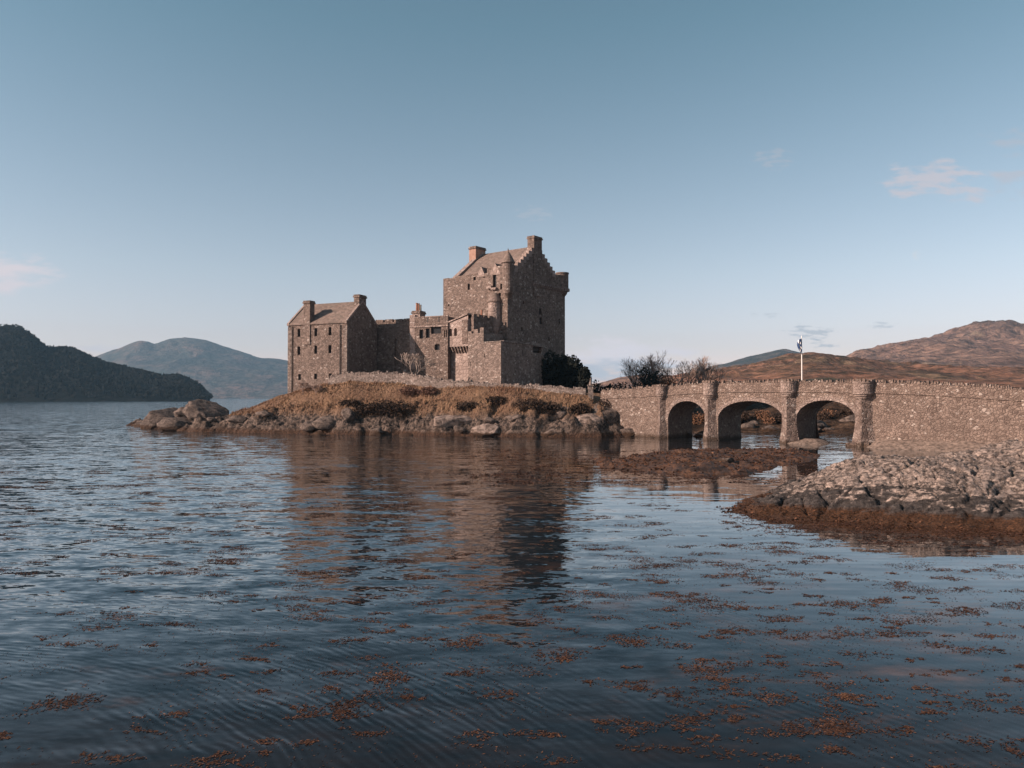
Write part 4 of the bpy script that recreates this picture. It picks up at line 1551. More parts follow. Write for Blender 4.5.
for a, b_, zs, zc in ARCH:
    for s_ in (a, b_):
        w.face([(s_, 0, SW), (s_, -BT, SW), (s_, -BT, zs), (s_, 0, zs)])
w.build('wall', STONE_BRIDGE, BRIDGE)
vs = MB()    # arch rings
for a, b_, zs, zc in ARCH:
    n = 26
    prev = None
    for k in range(n + 1):
        th_ = math.pi * k / n
        s_ = (a + b_) / 2 - (b_ - a) / 2 * math.cos(th_)
        z_ = zs + (zc - zs) * math.sqrt(max(0, 1 - abs(math.cos(th_)) ** 2.15))
        nx_, nz_ = -math.cos(th_) * (b_ - a) / 2, max(.02, math.sin(th_)) * (zc - zs) * 1.0
        ll = math.hypot(nx_, nz_)
        hh = .42 if k % 2 else .5
        cur = (s_, z_, s_ + nx_ / ll * hh, z_ + nz_ / ll * hh)
        if prev:
            p_, c_ = prev, cur
            vs.hexa([(p_[0], .04, p_[1]), (c_[0], .04, c_[1]), (c_[0], -.3, c_[1]), (p_[0], -.3, p_[1]),
                     (p_[2], .04, p_[3]), (c_[2], .04, c_[3]), (c_[2], -.3, c_[3]), (p_[2], -.3, p_[3])])
        prev = cur
vs.build('arch_stones', STONE_TURRET, BRIDGE)
dk, pf, pb, sc1, cf = MB(), MB(), MB(), MB(), MB()
for s0_, s1_ in zip(np.linspace(BS0, BS1, 60)[:-1], np.linspace(BS0, BS1, 60)[1:]):
    a, b_ = top_z(s0_), top_z(s1_)
    dk.face([(s0_, -.45, a - 1.1), (s1_, -.45, b_ - 1.1), (s1_, -BT + .45, b_ - 1.1), (s0_, -BT + .45, a - 1.1)])
    for mb, ya, yb in ((pf, 0.0, -.45), (pb, -BT + .45, -BT)):
        mb.hexa([(s0_, ya, a - 1.147), (s1_, ya, b_ - 1.147), (s1_, yb, b_ - 1.147), (s0_, yb, a - 1.147),
                 (s0_, ya, a - .2), (s1_, ya, b_ - .2), (s1_, yb, b_ - .2), (s0_, yb, a - .2)])
    sc1.hexa([(s0_, .11, a - 1.26), (s1_, .11, b_ - 1.26), (s1_, .002, b_ - 1.26), (s0_, .002, a - 1.26),
              (s0_, .09, a - 1.13), (s1_, .09, b_ - 1.13), (s1_, .002, b_ - 1.13), (s0_, .002, a - 1.13)])
dk.build('roadway', ROADWAY, BRIDGE)
pf.build('parapet', STONE_BRIDGE, BRIDGE)
pb.build('parapet', STONE_BRIDGE, BRIDGE)
sc1.build('string_course', STONE_BRIDGE, BRIDGE)
for ya, yb in ((.03, -.48), (-BT + .48, -BT - .03)):
    cf = MB()
    s_ = BS0
    while s_ < BS1 - .3:
        ww = random.uniform(.13, .3)
        hh = random.uniform(.12, .42) if random.random() < .75 else random.uniform(.02, .1)
        z_ = top_z(s_) - .197
        j = random.uniform(-.04, .04)
        cf.hexa([(s_, ya, z_), (s_ + ww, ya, z_), (s_ + ww, yb, z_), (s_, yb, z_),
                 (s_ + .02 + j, ya - .05, z_ + hh), (s_ + ww - .03 + j, ya - .05, z_ + hh * random.uniform(.8, 1)), (s_ + ww - .03 + j, yb + .05, z_ + hh), (s_ + .02 + j, yb + .05, z_ + hh)])
        s_ += ww + random.uniform(.0, .06)
    cf.build('coping_stones', STONE_BRIDGE, BRIDGE)


def pier(sc_, hw, zb, zturbot, turr, front=True):
    sg = 1 if front else -1
    yo = 0.0 if front else -BT
    p = MB()
    prof = [(SW, 1.45), (zb, 1.42), (zb + 1.2, 1.12), (zb + 1.9, 1.02), (zturbot + .25, 1.0)]
    rings = []
    for z_, k in prof:
        rings.append([(sc_ - hw * k, yo + .001 * sg, z_), (sc_ - hw * k * .06, yo + sg * 0.95 * hw * k, z_), (sc_ + hw * k * .06, yo + sg * 0.95 * hw * k, z_), (sc_ + hw * k, yo + .001 * sg, z_)])
    for r0, r1 in zip(rings[:-1], rings[1:]):
        for i in range(3):
            q = [r0[i], r0[i + 1], r1[i + 1], r1[i]]
            p.face(q if not front else q[::-1])
    p.face(rings[-1])
    po = p.build('pier', STONE_PIER, BRIDGE)
    zt = top_z(sc_)
    t = MB()
    t.lathe(sc_, yo + .12 * sg, [(turr * .55, zturbot - .1), (turr * .72, zturbot + .12), (turr * .72, zturbot + .22), (turr * .86, zturbot + .3), (turr * .86, zturbot + .42), (turr, zturbot + .5), (turr, zturbot + .66), (turr * .97, zturbot + .68), (turr * .97, zt - .28), (turr * 1.03, zt - .26), (turr * 1.03, zt - .1)], 22)
    to = t.build('turret', STONE_TURRET, po, False)
    c_ = MB()
    for k in range(16):
        a = 2 * math.pi * k / 16
        rr = turr * .9
        cx_, cy_ = sc_ + rr * math.cos(a), yo + .12 * sg + rr * math.sin(a)
        c_.box(cx_ - .13, cx_ + .13, cy_ - .13, cy_ + .13, zt - .098, zt + random.uniform(.0, .2))
    c_.build('coping_stones', STONE_BRIDGE, to)


for px, pw, yb, turw, yt in ((863.5, 1.35, 441, 20.0, 399.0), (789.0, 1.3, 441, 16.5, 397.0), (710.5, 1.2, 439, 14.0, 399.5), (662.0, .85, 431, 11.5, 398.5)):
    s_ = s_of(px)
    D = d_of(s_)
    for fr in (True, False):
        pier(s_, pw * .62, max(-.3, Z(yb, D) - .1), Z(yt, D), turw / 2 / FPX * D * .98, fr)
ft = MB()
s_ = s_of(866)
ft.hexa([(s_ - .6, 1.0, -.8), (s_ + 2.0, 1.0, -.8), (s_ + 2.0, .003, -.8), (s_ - .6, .003, -.8), (s_ - .5, .9, .42), (s_ + 1.7, .9, .35), (s_ + 1.7, .003, .35), (s_ - .5, .003, .42)])
ft.build('footing', STONE_PIER, BRIDGE)


def blocal(s, t):
    return BX + BU.x * s + 0.674 * -t, BY + BU.y * s - 0.738 * t


# gravel bank below the right arch and mud under the causeway wall
cx_, cy_ = blocal(5.6, -1.0)
gx, gy = np.meshgrid(np.arange(cx_ - 5, cx_ + 14, .25), np.arange(cy_ - 16, cy_ + 8, .25))
ls = (gx - BX) * BU.x + (gy - BY) * BU.y
lt = -((gx - BX) * 0.674 + (gy - BY) * 0.738)
gz = .5 - ((ls - 6.8) / 3.4) ** 2 - ((lt + 1.2) / 3.6) ** 2
gz2 = .75 - (lt - 0.2) * .33 - np.clip(ls + 1.0, 0, 9) * .45
gz = np.maximum(np.maximum(gz, -.8), np.where(lt > -1, gz2, -.8)) + .22 * fbm(gx * .8, gy * .8, 3.3, 4)
GRAVEL = simple_mat('gravel', (0.07, 0.052, 0.042), (0.25, 0.185, 0.15), 3.0, bumpd=.1)
tag(grid_mesh('gravel_bank', gx, gy, gz, GRAVEL, True, gz > -.3), kind='structure')

# ------------------------------------------------------------------ boulders


def boulder(name, x, y, zb, sx, sy, sz, rot, seed, label, group=None, sub=4, amp=.42):
    bm = bpy.data.meshes.new(name)
    import bmesh
    t = bmesh.new()
    bmesh.ops.create_icosphere(t, subdivisions=sub, radius=1.0)
    co = np.array([v.co[:] for v in t.verts])
    n = fbm(co[:, 0] * 1.1 + seed * 3.1, co[:, 1] * 1.1, co[:, 2] * 1.5 + seed, 5, .55, True)
    n2 = fbm(co[:, 0] * .7 + seed, co[:, 1] * .7, co[:, 2] * .7 - seed, 2)
    f = 1 + amp * n * .30 + .45 * amp * n2
    co = co * f[:, None]
    r_ = np.random.default_rng(seed)
    for c_ in range(13):
        nv = r_.normal(size=3) * np.array([1, 1, .8])
        nv /= np.linalg.norm(nv)
        dp = r_.uniform(.5, .85)
        ex = np.maximum(co @ nv - dp, 0)
        co = co - ex[:, None] * nv * .92
    n3 = fbm(co[:, 0] * 4 + seed, co[:, 1] * 4, co[:, 2] * 6, 3)
    co = co * (1 + .05 * n3)[:, None] * np.array([sx, sy, sz]) * 1.15
    for v, c_ in zip(t.verts, co):
        v.co = c_
    for f_ in t.faces:
        f_.smooth = True
    t.to_mesh(bm)
    t.free()
    bm.materials.append(BOULDER)
    o = bpy.data.objects.new(name, bm)
    o.location = (x, y, zb)
    o.rotation_euler = (0, 0, rot)
    COL.objects.link(o)
    return tag(o, label, 'rock', group)


boulder('boulder', X(193, 117), 117, 1.2, 2.6, 2.0, 2.1, .6, 12, 'brown rock leaning on the left of the humped boulder on the spit', None, 5, .8)
boulder('boulder', X(211, 116), 116, 1.7, 3.3, 2.6, 2.75, .3, 14, 'large humped boulder, tallest on the rocky spit left of the castle', None, 5, .75)
boulder('boulder', X(168, 121), 121, .9, 3.6, 2.6, 2.4, .5, 2, 'smooth sloping boulder at the seaward tip of the rocky spit')
boulder('boulder', X(185, 114), 113.5, .6, 3.0, 1.8, 1.5, .2, 3, 'low dark boulder in front of the humped one on the spit')
boulder('boulder', X(148, 127), 127, .1, 3.0, 2.0, 1.1, .2, 4, 'outermost low rock, running into the water at the left end of the spit')
boulder('boulder', X(452, 97.6), 97.6, island_at(X(452, 97.6), 97.6) - .45, 3.6, 1.5, 1.1, .35, 5, 'pale sloping slab of rock on the shore below the castle bastion').data.materials[0] = PALE_SLAB
boulder('boulder', X(592, 96.0), 96.0, island_at(X(592, 96), 96) - .4, 2.2, 1.2, .9, .3, 25, 'pale cracked slab at the right part of the island shore, by the big rock face').data.materials[0] = PALE_SLAB
boulder('boulder', X(492, 95.4), 95.4, island_at(X(492, 95.4), 95.4) - .4, 2.6, 1.3, .9, .2, 26, 'long pale rock shelf on the island shore right of the sloping slab').data.materials[0] = PALE_SLAB
boulder('boulder', X(318, 101.6), 101.6, island_at(X(318, 101.6), 101.6) - .3, 2.0, 1.0, .8, -.5, 27, 'pale tilted slab on the shore below the gabled house').data.materials[0] = PALE_SLAB
boulder('boulder', X(558, 95.2), 95.0, .5, 2.8, 1.4, 1.3, .1, 6, 'bulky dark rock with a shaded hollow, right part of the island shore')
boulder('boulder', X(598, 96.8), 97.0, 1.6, 2.7, 2.1, 2.6, .2, 7, 'big steep rock face below the gate post, next to the bridge end')
boulder('boulder', X(640, 97.0), 96.6, .6, 1.8, 1.2, 1.3, .5, 8, 'grey boulder leaning against the bridge wall left of its first pier')
boulder('boulder', X(653, 96.5), 96.0, .3, 1.3, .9, .8, .9, 9, 'small dark boulder at the foot of the first bridge pier')
boulder('boulder', X(628, 95.5), 95.3, .3, 1.6, 1.0, .8, .1, 10, 'flat weedy boulder at the water edge left of the bridge')
for k, (px, y_, s_, lab) in enumerate(((724, 466, .62, 'dark wet boulder on the weed bar left of the big outcrop'), (652, 462, .5, 'small dark stone near the middle of the weed bar'), (690, 470, .4, 'little dark stone at the near edge of the weed bar'), (742, 457, .55, 'dark stone at the far side of the weed bar, near the outcrop'))):
    D = FPX * CAMZ / (y_ - HOR)
    boulder('boulder', X(px, D), D, .15, s_ * 1.5, s_, s_ * .75, .2 * k, 90 + k, lab, None, 3)
k = 0
for px in list(range(212, 345, 24)) + list(range(352, 640, 27)):
    yw = float(np.interp(px, [200, 260, 330, 450, 520, 640], [431.5, 433, 434.5, 436, 437, 436]))
    D = FPX * CAMZ / (yw - HOR) + random.uniform(.4, 2.2)
    x = X(px + random.uniform(-4, 4), D)
    s = random.uniform(.55, 1.25)
    boulder('boulder', x, D, max(-.1, island_at(x, D) - .25 * s), s * random.uniform(1.1, 1.7), s, s * random.uniform(.6, .95), random.uniform(-.4, .6), 20 + k,
            'rough weed-stained boulder lying along the waterline of the castle island', 'boulders along the island shore', 3)
    k += 1
for k, (px, yy_, s) in enumerate(((676, 434, .5), (688, 434.5, .42), (699, 435, .5), (808, 439, .35), (822, 440, .4))):
    D = FPX * CAMZ / (yy_ + 2 - HOR)
    boulder('boulder', X(px, D), D, .1, s * 1.4, s, s * .8, .3 * k, 60 + k, 'little pale boulder in the shallows beneath the bridge arches', 'boulders under the bridge', 3)
for k, (x, y, sx, sz) in enumerate(((19.6, 28.6, 1.7, .75), (22.4, 27.7, 1.25, .62), (24.9, 28.2, 1.3, .7))):
    lab = ('broad rusty weed-covered mound at the foot of the big outcrop', 'rounded orange weed-covered rock right of the broad mound by the outcrop', 'weed-covered rock at the right edge, below the big outcrop')[k]
    o = boulder('weedy_rock', x, y, -.05, sx, .9, sz * .75, .1, 80 + k, lab, None, 5, .8)
    o.data.materials[0] = ROCK

# ------------------------------------------------------------------ grass on the island, heather and shrubs
n = 64000
xs = rng.uniform(-44, 18, n)
ys = rng.uniform(95, 116, n)
zs = island_z(xs, ys)
dd = inside_dist(ISLAND_POLY, xs, ys)
hl = (xs + 25) * 0.916 + (ys - 112) * -0.40
hv = (xs + 25) * 0.40 + (ys - 112) * 0.916
ok = (zs > 2.4 + 1.2 * fbm(xs * .4, ys * .4, 6.1, 3)) & (dd > 2.0) & ~((hl > -HL) & (hl < 0) & (hv > 0))
wl = np.interp(xs, [p[0] for p in pts], [p[1] for p in pts])
ok &= ~((xs > pts[0][0]) & (ys > wl - .35))
xs, ys, zs = xs[ok], ys[ok], zs[ok]
n = len(xs)
clump = np.clip(.55 + .8 * fbm(xs * .5, ys * .5, 3.9, 3), .15, 1.2)
hh = (.16 + .42 * rng.random(n)) * clump
ww = .03 + .05 * rng.random(n)
an = rng.uniform(0, 2 * math.pi, n)
ln_ = rng.uniform(-.35, .35, (n, 2)) + np.array([.18, 0])
A = np.stack([xs - ww * np.cos(an), ys - ww * np.sin(an), zs - .05], 1)
B = np.stack([xs + ww * np.cos(an), ys + ww * np.sin(an), zs - .05], 1)
C = np.stack([xs + ln_[:, 0] * hh, ys + ln_[:, 1] * hh, zs + hh], 1)
V = np.stack([A, B, C], 1).reshape(-1, 3)
tag(tri_soup('grass', V, 3, GRASS), 'rough dry orange grass growing over the bank of the castle island', 'grass', kind='stuff')


def leaf_cloud(cx, cy, cz, rx, ry, rz, n, size, seed, hole=.0):
    r_ = np.random.default_rng(seed)
    p = r_.normal(size=(n * 2, 3))
    p /= np.linalg.norm(p, axis=1)[:, None]
    p *= (r_.random((n * 2, 1)) ** .45)
    bump_ = 1 + .35 * fbm(p[:, 0] * 1.8 + seed, p[:, 1] * 1.8, p[:, 2] * 1.8, 3)
    p = p * bump_[:, None]
    keep = (fbm(p[:, 0] * 2.6 + seed, p[:, 1] * 2.6, p[:, 2] * 2.6 + 3, 3) > hole - .25) & (p[:, 2] > -.75)
    p = p[keep][:n]
    n = len(p)
    c = p * np.array([rx, ry, rz]) + np.array([cx, cy, cz])
    d1 = r_.normal(size=(n, 3))
    d1 /= np.linalg.norm(d1, axis=1)[:, None]
    d2 = np.cross(d1, r_.normal(size=(n, 3)))
    d2 /= np.linalg.norm(d2, axis=1)[:, None]
    s = size * r_.uniform(.6, 1.4, (n, 1))
    return np.stack([c - d1 * s, c + d2 * s * .6, c + d1 * s, c - d2 * s * .6], 1).reshape(-1, 3)


def branches(mb, p, d, r, ln, lev, rnd, spread=.55, up=.25, minr=.012, fork=(2, 3)):
    """recursive tapered limbs"""
    segs = 2
    q = p
    dd_ = d
    for i in range(segs):
        dd_ = (dd_ + Vector((rnd.uniform(-.18, .18), rnd.uniform(-.18, .18), rnd.uniform(-.05, .12)))).normalized()
        q2 = q + dd_ * (ln / segs)
        mb.tube(q, q2, max(minr, r * (1 - .18 * i)), max(minr, r * (1 - .18 * (i + 1))), 5 if lev > 3 else 3)
        q = q2
    if lev == 0:
        return
    nb = rnd.randint(*fork)
    for k in range(nb):
        a = rnd.uniform(0, 6.283)
        s = rnd.uniform(.55, 1.1) * spread
        o = dd_.orthogonal().normalized()
        o = (o * math.cos(a) + dd_.cross(o) * math.sin(a))
        nd = (dd_ + o * s + Vector((0, 0, up * .5))).normalized()
        branches(mb, q, nd, r * rnd.uniform(.58, .74), ln * rnd.uniform(.66, .9), lev - 1, rnd, spread, up, minr, fork)


def bare_tree(x, y, zb, h, seed, label, lean=0, lev=6, spread=.6, mat=None, leaves=0, group=None, cat='tree', name='bare_tree', r0=None, fork=(2, 3), minr=.022):
    rnd = random.Random(seed)
    t = empty(name, (x, y, zb), 0, label, cat, group)
    tk = MB()
    tk.tube((0, 0, -.6), (lean * .1, 0, h * .22), r0 or h * .028, (r0 or h * .028) * .75, 8)
    tk.build('trunk', BARK, t)
    c = MB()
    nl = 3 if h > 4 else 5
    for k in range(nl):
        a = k * 6.283 / nl + rnd.uniform(-.4, .4)
        branches(c, Vector((lean * .1, 0, h * .2)), Vector((math.cos(a) * spread * .7 + lean * .2, math.sin(a) * spread * .7, 1)).normalized(), (r0 or h * .028) * .62, h * .235, lev - 1, rnd, spread, .3, minr, fork)
    # fit the crown's height
    zmax = max(v[2] for v in c.v)
    k_ = (h - h * .2) / max(.1, zmax - h * .2)
    c.v = [(vx * (.6 + .4 * k_), vy * (.6 + .4 * k_), h * .2 + (vz - h * .2) * k_) for vx, vy, vz in c.v]
    c.build('crown', mat or TWIG, t)
    if leaves:
        tri_soup('leaves', leaf_cloud(0, 0, h * .45, h * .33, h * .33, h * .3, leaves, .12, seed, .05), 4, RUSSET, t)
    return t


def bush(x, y, zb, rx, ry, rz, seed, label, mat, n=1500, size=.16, group=None, cat='shrub', name='evergreen_shrub', hole=0.0):
    t = empty(name, (x, y, zb), 0, label, cat, group)
    tri_soup('foliage', leaf_cloud(0, 0, rz * .62, rx, ry, rz, n, size, seed, hole), 4, mat, t)
    s = MB()
    for k in range(4):
        s.tube((random.uniform(-.15, .15), 0, -.5), (random.uniform(-.5, .5) * rx, random.uniform(-.5, .5) * ry, rz * .7), .06, .03, 5)
    s.build('stem', BARK, t)
    return t


# mass of evergreens right of the keep, its shade put into the dark leaf colour
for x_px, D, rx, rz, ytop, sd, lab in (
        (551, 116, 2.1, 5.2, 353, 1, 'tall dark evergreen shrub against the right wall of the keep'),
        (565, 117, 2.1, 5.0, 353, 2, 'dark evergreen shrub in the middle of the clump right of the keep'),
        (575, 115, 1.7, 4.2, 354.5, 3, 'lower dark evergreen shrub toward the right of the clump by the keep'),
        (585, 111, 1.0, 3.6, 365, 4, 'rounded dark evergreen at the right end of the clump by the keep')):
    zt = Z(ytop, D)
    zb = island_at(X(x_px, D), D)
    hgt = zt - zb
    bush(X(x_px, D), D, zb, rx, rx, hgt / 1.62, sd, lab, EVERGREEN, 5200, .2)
# pale leafless shrub in front of the shaded wall, and the one at the house corner
zb = Z(384, 107.8)
bare_tree(X(414, 107.4), 107.4, zb - 1.2, Z(353, 107.4) - zb + 1.2, 31, 'pale leafless shrub standing behind the drystone wall before the shaded curtain', 0, 6, .75, PALETWIG, 0, None, 'shrub', 'bare_shrub', .09, (2, 3), .03)
for px, D, ytop, sd, lab in ((303, 109.6, 381, 32, 'leafless bush against the foot of the gabled house wall'), (316, 108.0, 384, 33, 'tangled leafless bush right of the other bush below the house windows')):
    zb = island_at(X(px, D), D)
    bare_tree(X(px, D), D, zb, max(1.2, Z(ytop, D) - zb), sd, lab, 0, 6, .9, TWIG, 0, None, 'shrub', 'bare_shrub', .07, (2, 3), .025)
hk = 0
for px, D, rx, rz in ((384, 101.6, 2.0, .8), (397, 101.2, 1.8, .8), (372, 101.6, 1.5, .6), (470, 98.6, 1.3, .55), (497, 98.4, 1.0, .5), (532, 96.4, 1.6, .75), (548, 96.2, 1.4, .7), (350, 103, 1.2, .5), (580, 96.2, 1.1, .6), (612, 97.8, 1.3, .7)):  # bushes widened and darkened to stand for shadowed hollows
    x = X(px, D)
    bush(x, D, island_at(x, D) - .1, rx * 1.5, rx * .8, rz * 1.35, 50 + hk, 'dark brown heather bush growing on the grassy island bank', HEATHER, 1800, .12, 'heather bushes on the island bank', 'bush', 'heather_bush')
    hk += 1

for k, (px, D, rx, rz, lab) in enumerate(((409, 105.4, 1.5, .7, 'reddish brush before the pale leafless shrub, left of two brush clumps by the wall'), (429, 104.2, 1.5, .75, 'reddish brush clump on the bank under the hall range, right of the other clump'))):
    x = X(px, D)
    bush(x, D, island_at(x, D) - .15, rx, rx * .7, rz, 70 + k, lab, BRACKEN, 1500, .1, None, 'bush', 'brush')
# trees behind the bridge
TD = 128.0
tz = main_at(X(660, TD), TD)
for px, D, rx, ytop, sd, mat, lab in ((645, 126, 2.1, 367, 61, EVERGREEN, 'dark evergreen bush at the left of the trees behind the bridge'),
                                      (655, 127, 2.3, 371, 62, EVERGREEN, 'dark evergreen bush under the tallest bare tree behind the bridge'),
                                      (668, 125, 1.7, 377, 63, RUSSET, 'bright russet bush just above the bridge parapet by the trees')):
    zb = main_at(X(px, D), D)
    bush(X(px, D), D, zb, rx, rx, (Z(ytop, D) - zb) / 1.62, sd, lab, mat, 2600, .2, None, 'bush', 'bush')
for px, D, ytop, sd, lev, sp, lv, lab in ((664, 130, 350.5, 71, 7, .55, 700, 'tallest bare tree with a broad twiggy crown behind the bridge'),
                                          (652, 131, 356, 72, 7, .6, 600, 'bare twiggy tree rising out of the dark evergreens behind the bridge'),
                                          (686.5, 128, 356, 73, 7, .5, 0, 'slim bare tree with a clear dark trunk, middle of the group behind the bridge'),
                                          (700, 129, 355, 74, 7, .5, 600, 'reddish bare tree right of the slim dark-trunked one behind the bridge'),
                                          (709, 132, 361, 75, 6, .6, 200, 'smallest bare tree, at the right end of the group behind the bridge'),
                                          (637, 133, 364, 76, 6, .6, 0, 'little bare tree left of the evergreen bushes behind the bridge')):
    zb = main_at(X(px, D), D)
    bare_tree(X(px, D), D, zb, Z(ytop, D) - zb, sd, lab, random.uniform(-.6, .6), lev, sp, TWIG, lv, fork=(2, 3), minr=.016)
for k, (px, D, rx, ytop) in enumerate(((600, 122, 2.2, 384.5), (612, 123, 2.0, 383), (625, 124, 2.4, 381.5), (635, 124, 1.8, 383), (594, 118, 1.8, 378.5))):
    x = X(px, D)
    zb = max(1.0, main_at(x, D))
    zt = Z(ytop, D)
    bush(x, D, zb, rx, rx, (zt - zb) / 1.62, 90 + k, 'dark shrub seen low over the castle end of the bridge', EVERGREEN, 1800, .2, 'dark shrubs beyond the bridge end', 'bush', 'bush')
# scrub on the far bank seen through the arches
for k in range(26):
    x = random.uniform(27, 56)
    y = random.uniform(107.5, 116)
    zb = main_at(x, y)
    if zb < .8:
        continue
    bush(x, y, zb - .1, random.uniform(.7, 1.5), 1.0, random.uniform(.5, 1.1), 120 + k, 'brown scrub bush on the far bank seen beyond the bridge arches', HEATHER if k % 3 else RUSSET, 500, .14, 'scrub bushes on the far bank', 'bush', 'scrub_bush')

for k in range(16):
    x, y = random.uniform(28, 54), random.uniform(102.5, 110)
    zb = main_at(x, y)
    if -.4 < zb < 2.2:
        s_ = random.uniform(.5, 1.2)
        boulder('boulder', x, y, zb, s_ * 1.5, s_, s_ * .7, random.uniform(-.4, .6), 140 + k, 'dark boulder on the far bank, glimpsed through the bridge arches', 'boulders on the far bank', 3)

# flagpole
FD = 130.0
fx = X(802, FD)
FZ = main_at(fx, FD)
FP = empty('flagpole', (fx, FD, FZ), 0, 'white flagpole with a limp blue and white flag behind the bridge', 'flagpole')
p = MB()
ft_ = Z(337.2, FD) - FZ
p.tube((0, 0, -.4), (0, 0, ft_), .10, .07, 12)
p.lathe(0, 0, [(.02, ft_), (.1, ft_ + .1), (.1, ft_ + .2), (.02, ft_ + .3)], 10)
p.build('pole', WHITE, FP)
p = MB()
p.lathe(0, 0, [(.55, -.4), (.5, .35), (.3, .4)], 12)
p.build('base', STONE_PALE, FP)
fl = MB()
NU, NV = 22, 22
f0, f1 = ft_ - .15, ft_ - 2.35
grid = []
for j in range(NV + 1):
    v = j / NV
    row = []
    wdt = .30 + .22 * math.sin(math.pi * min(1, v * 1.2)) - .12 * v
    for i in range(NU + 1):
        u = i / NU
        row.append((-.06 - .75 * u * (1 - .3 * v) * wdt / .4 + .05 * math.sin(9 * u), -.18 + .14 * math.sin(u * 14 + v * 2) * (.4 + .6 * u), f0 + (f1 - f0) * v - .9 * u * (.4 + .3 * v)))
    grid.append(row)
for j in range(NV):
    for i in range(NU):
        u, v = (i + .5) / NU, (j + .5) / NV
        wht = abs(u - v) < .05 or abs(u - (1 - v)) < .05
        fl.face([grid[j][i], grid[j][i + 1], grid[j + 1][i + 1], grid[j + 1][i]], 1 if wht else 0)
fl.build('flag', FLAGBLUE, FP, True, [FLAGBLUE, WHITE])

# ------------------------------------------------------------------ floating weed
V = []


def weed_quads(x, y, z, l, w_, tilt):
    n = len(x)
    a = rng.uniform(0, 6.283, n)
    ca, sa = np.cos(a), np.sin(a)
    t1, t2 = rng.uniform(0, 1, n) * tilt, rng.uniform(0, 1, n) * tilt
    q = np.stack([np.stack([x - ca * l, y - sa * l, z], 1), np.stack([x - sa * w_, y + ca * w_, z + t1], 1),
                  np.stack([x + ca * l, y + sa * l, z + t2], 1), np.stack([x + sa * w_, y - ca * w_, z], 1)], 1)
    V.append(q.reshape(-1, 3))


def weed_patch(cx, cy, lx, ly, n, size):
    # drifts: strands of leaves strung along a few short curved lines
    k = max(3, int(n / 12))
    sx, sy = rng.normal(size=k) * lx * .45, rng.normal(size=k) * ly * .45
    sa = rng.normal(size=k) * .5
    i = rng.integers(0, k, n)
    t = rng.normal(size=n) * lx * .16
    x = cx + sx[i] + t * np.cos(sa[i])
    y = cy + sy[i] + t * np.sin(sa[i]) + .3 * t * t / max(lx, .1) + rng.normal(size=n) * ly * .16
    weed_quads(x, y, rng.uniform(.003, .006, n), size * rng.uniform(.5, 1.7, n), size * rng.uniform(.25, .6, n), size * .35)


cnt = 0
while cnt < 640:
    py = 470 + 298 * random.random() ** 1.05
    px = random.uniform(-60, 1084)
    D = FPX * CAMZ / (py - HOR)
    x = X(px, D)
    dens = np.interp(px, [0, 300, 520, 700, 1024], [.55, .65, .8, 1.0, 1.0]) * np.interp(py, [470, 500, 600, 680, 768], [1.0, 1.0, .75, .30, .13])
    dens *= 1.0 if float(fbm(np.array([x * .12]), np.array([D * .22]), 5.5, 2)[0]) > -.12 else .6
    if random.random() > dens:
        continue
    if inside_dist(OUT_POLY, np.array([x]), np.array([D]))[0] > -.2:
        continue
    s = D / 20.0
    lx = random.uniform(.22, .62) * (.6 + .4 * s)
    if random.random() < .12 and py < 620:
        lx *= 1.8
    weed_patch(x, D, lx, lx * random.uniform(.35, .6), int(random.uniform(180, 420) * min(3, lx ** 1.3 + .15)), .024 * (.7 + .3 * s))
    cnt += 1
# loose single fronds and a few larger mats
n_ = 26000
py_ = 474 + 294 * rng.random(n_) ** 1.1
px_ = rng.uniform(-60, 1084, n_)
D_ = FPX * CAMZ / (py_ - HOR)
x_ = (px_ - 512) / FPX * D_
ok = (fbm(x_ * .55, D_ * .8, 12.5, 4, .6) > .12 - .22 * np.interp(px_, [0, 500, 1024], [0, .6, 1])) & (inside_dist(OUT_POLY, x_, D_) < 0) & (rng.random(n_) < np.interp(py_, [474, 600, 768], [1, .8, .35]))
s_ = .6 + .4 * D_ / 20
k_ = int(ok.sum())
weed_quads(x_[ok], D_[ok], rng.uniform(.003, .006, k_), (.022 * s_[ok]) * rng.uniform(.4, 1.8, k_), (.010 * s_[ok]) * rng.uniform(.5, 1.5, k_), .008)
for px, py in ((632, 640), (706, 668), (388, 676), (832, 724), (60, 702), (350, 705), (240, 548), (960, 610), (560, 655), (470, 640)):
    D = FPX * CAMZ / (py - HOR)
    weed_patch(X(px, D), D, .5, .42, 420, .026)
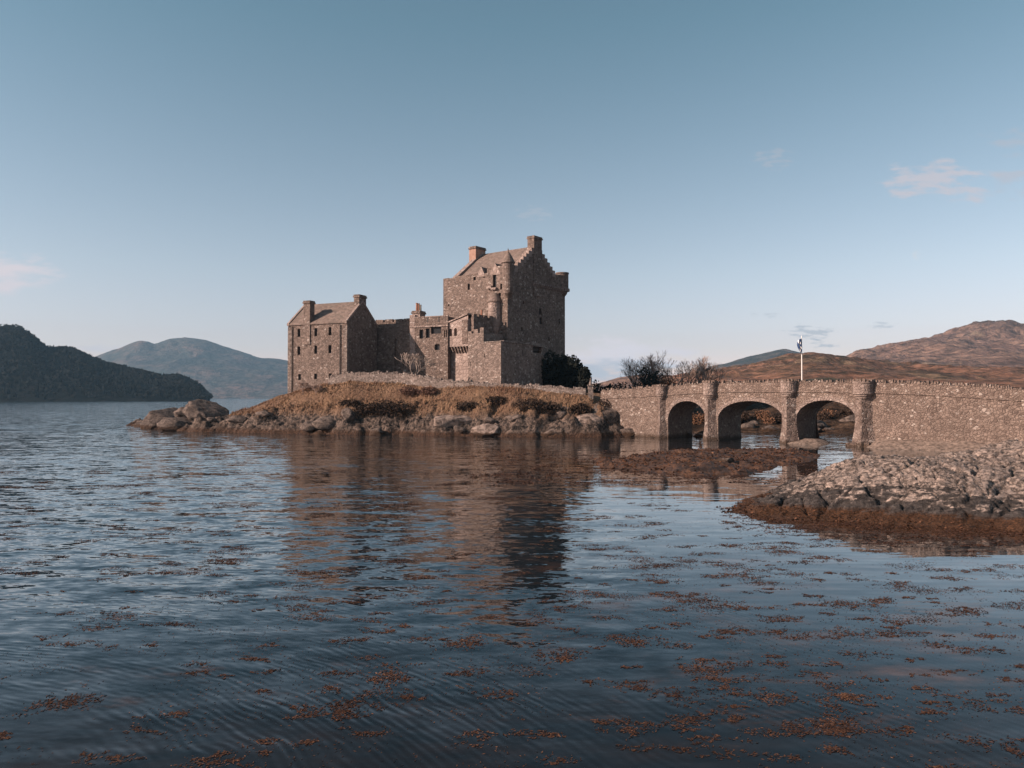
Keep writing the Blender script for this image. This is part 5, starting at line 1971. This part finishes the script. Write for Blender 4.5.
# thick skirt round the outcrop
for k in range(900):
    px, py = random.uniform(735, 1060), random.uniform(512, 556)
    D = FPX * CAMZ / (py - HOR)
    x = X(px, D)
    dd_ = inside_dist(OUT_POLY, np.array([x]), np.array([D]))[0]
    if dd_ > .1 or dd_ < -5.0 or random.random() < .06 * -dd_ * 3:
        continue
    weed_patch(x, D, random.uniform(.4, 1.2), random.uniform(.2, .5), random.randint(20, 50), .04)
for k in range(500):
    px, py = random.uniform(470, 860), random.uniform(449, 484)
    D = FPX * CAMZ / (py - HOR)
    weed_patch(X(px, D), D, random.uniform(.6, 2.2), random.uniform(.3, .8), random.randint(15, 40), .07)
# wrack lying on the weed bar and round the foot of the outcrop
for (zf, x0, x1, y0, y1, n, zlo, zhi, sz) in ((bar_z, 3, 34, 46, 74, 16000, .0, .8, .11), (outcrop_z, 9, 34, 27, 36, 9000, -.02, .34, .07)):
    xs, ys = rng.uniform(x0, x1, n), rng.uniform(y0, y1, n)
    zs = zf(xs, ys)
    ok = (zs > zlo) & (zs < zhi * rng.uniform(.3, 1.2, n)) & (fbm(xs * .9, ys * .9, 2.2, 3) > -.2)
    k_ = int(ok.sum())
    weed_quads(xs[ok], ys[ok], zs[ok] + .01, sz * rng.uniform(.5, 1.5, k_), sz * rng.uniform(.2, .5, k_), sz)
tag(tri_soup('floating_seaweed', np.concatenate(V), 4, WEED), 'orange brown seaweed floating in scattered drifts on the water', 'seaweed', kind='stuff')

# ------------------------------------------------------------------ air
hz = MB()
hz.box(-6500, 6500, -300, 6300, -3.0, 450)
m = bpy.data.materials.new('haze_air')
m.use_nodes = True
nt = m.node_tree
nt.nodes.remove(nt.nodes['Principled BSDF'])
pv = N(nt, 'ShaderNodeVolumePrincipled')
pv.inputs['Color'].default_value = (0.36, 0.66, 0.94, 1)
pv.inputs['Density'].default_value = 0.00007
pv.inputs['Anisotropy'].default_value = 0.1
L(nt, pv.outputs[0], nt.nodes['Material Output'].inputs['Volume'])
tag(hz.build('haze', m), kind='stuff')
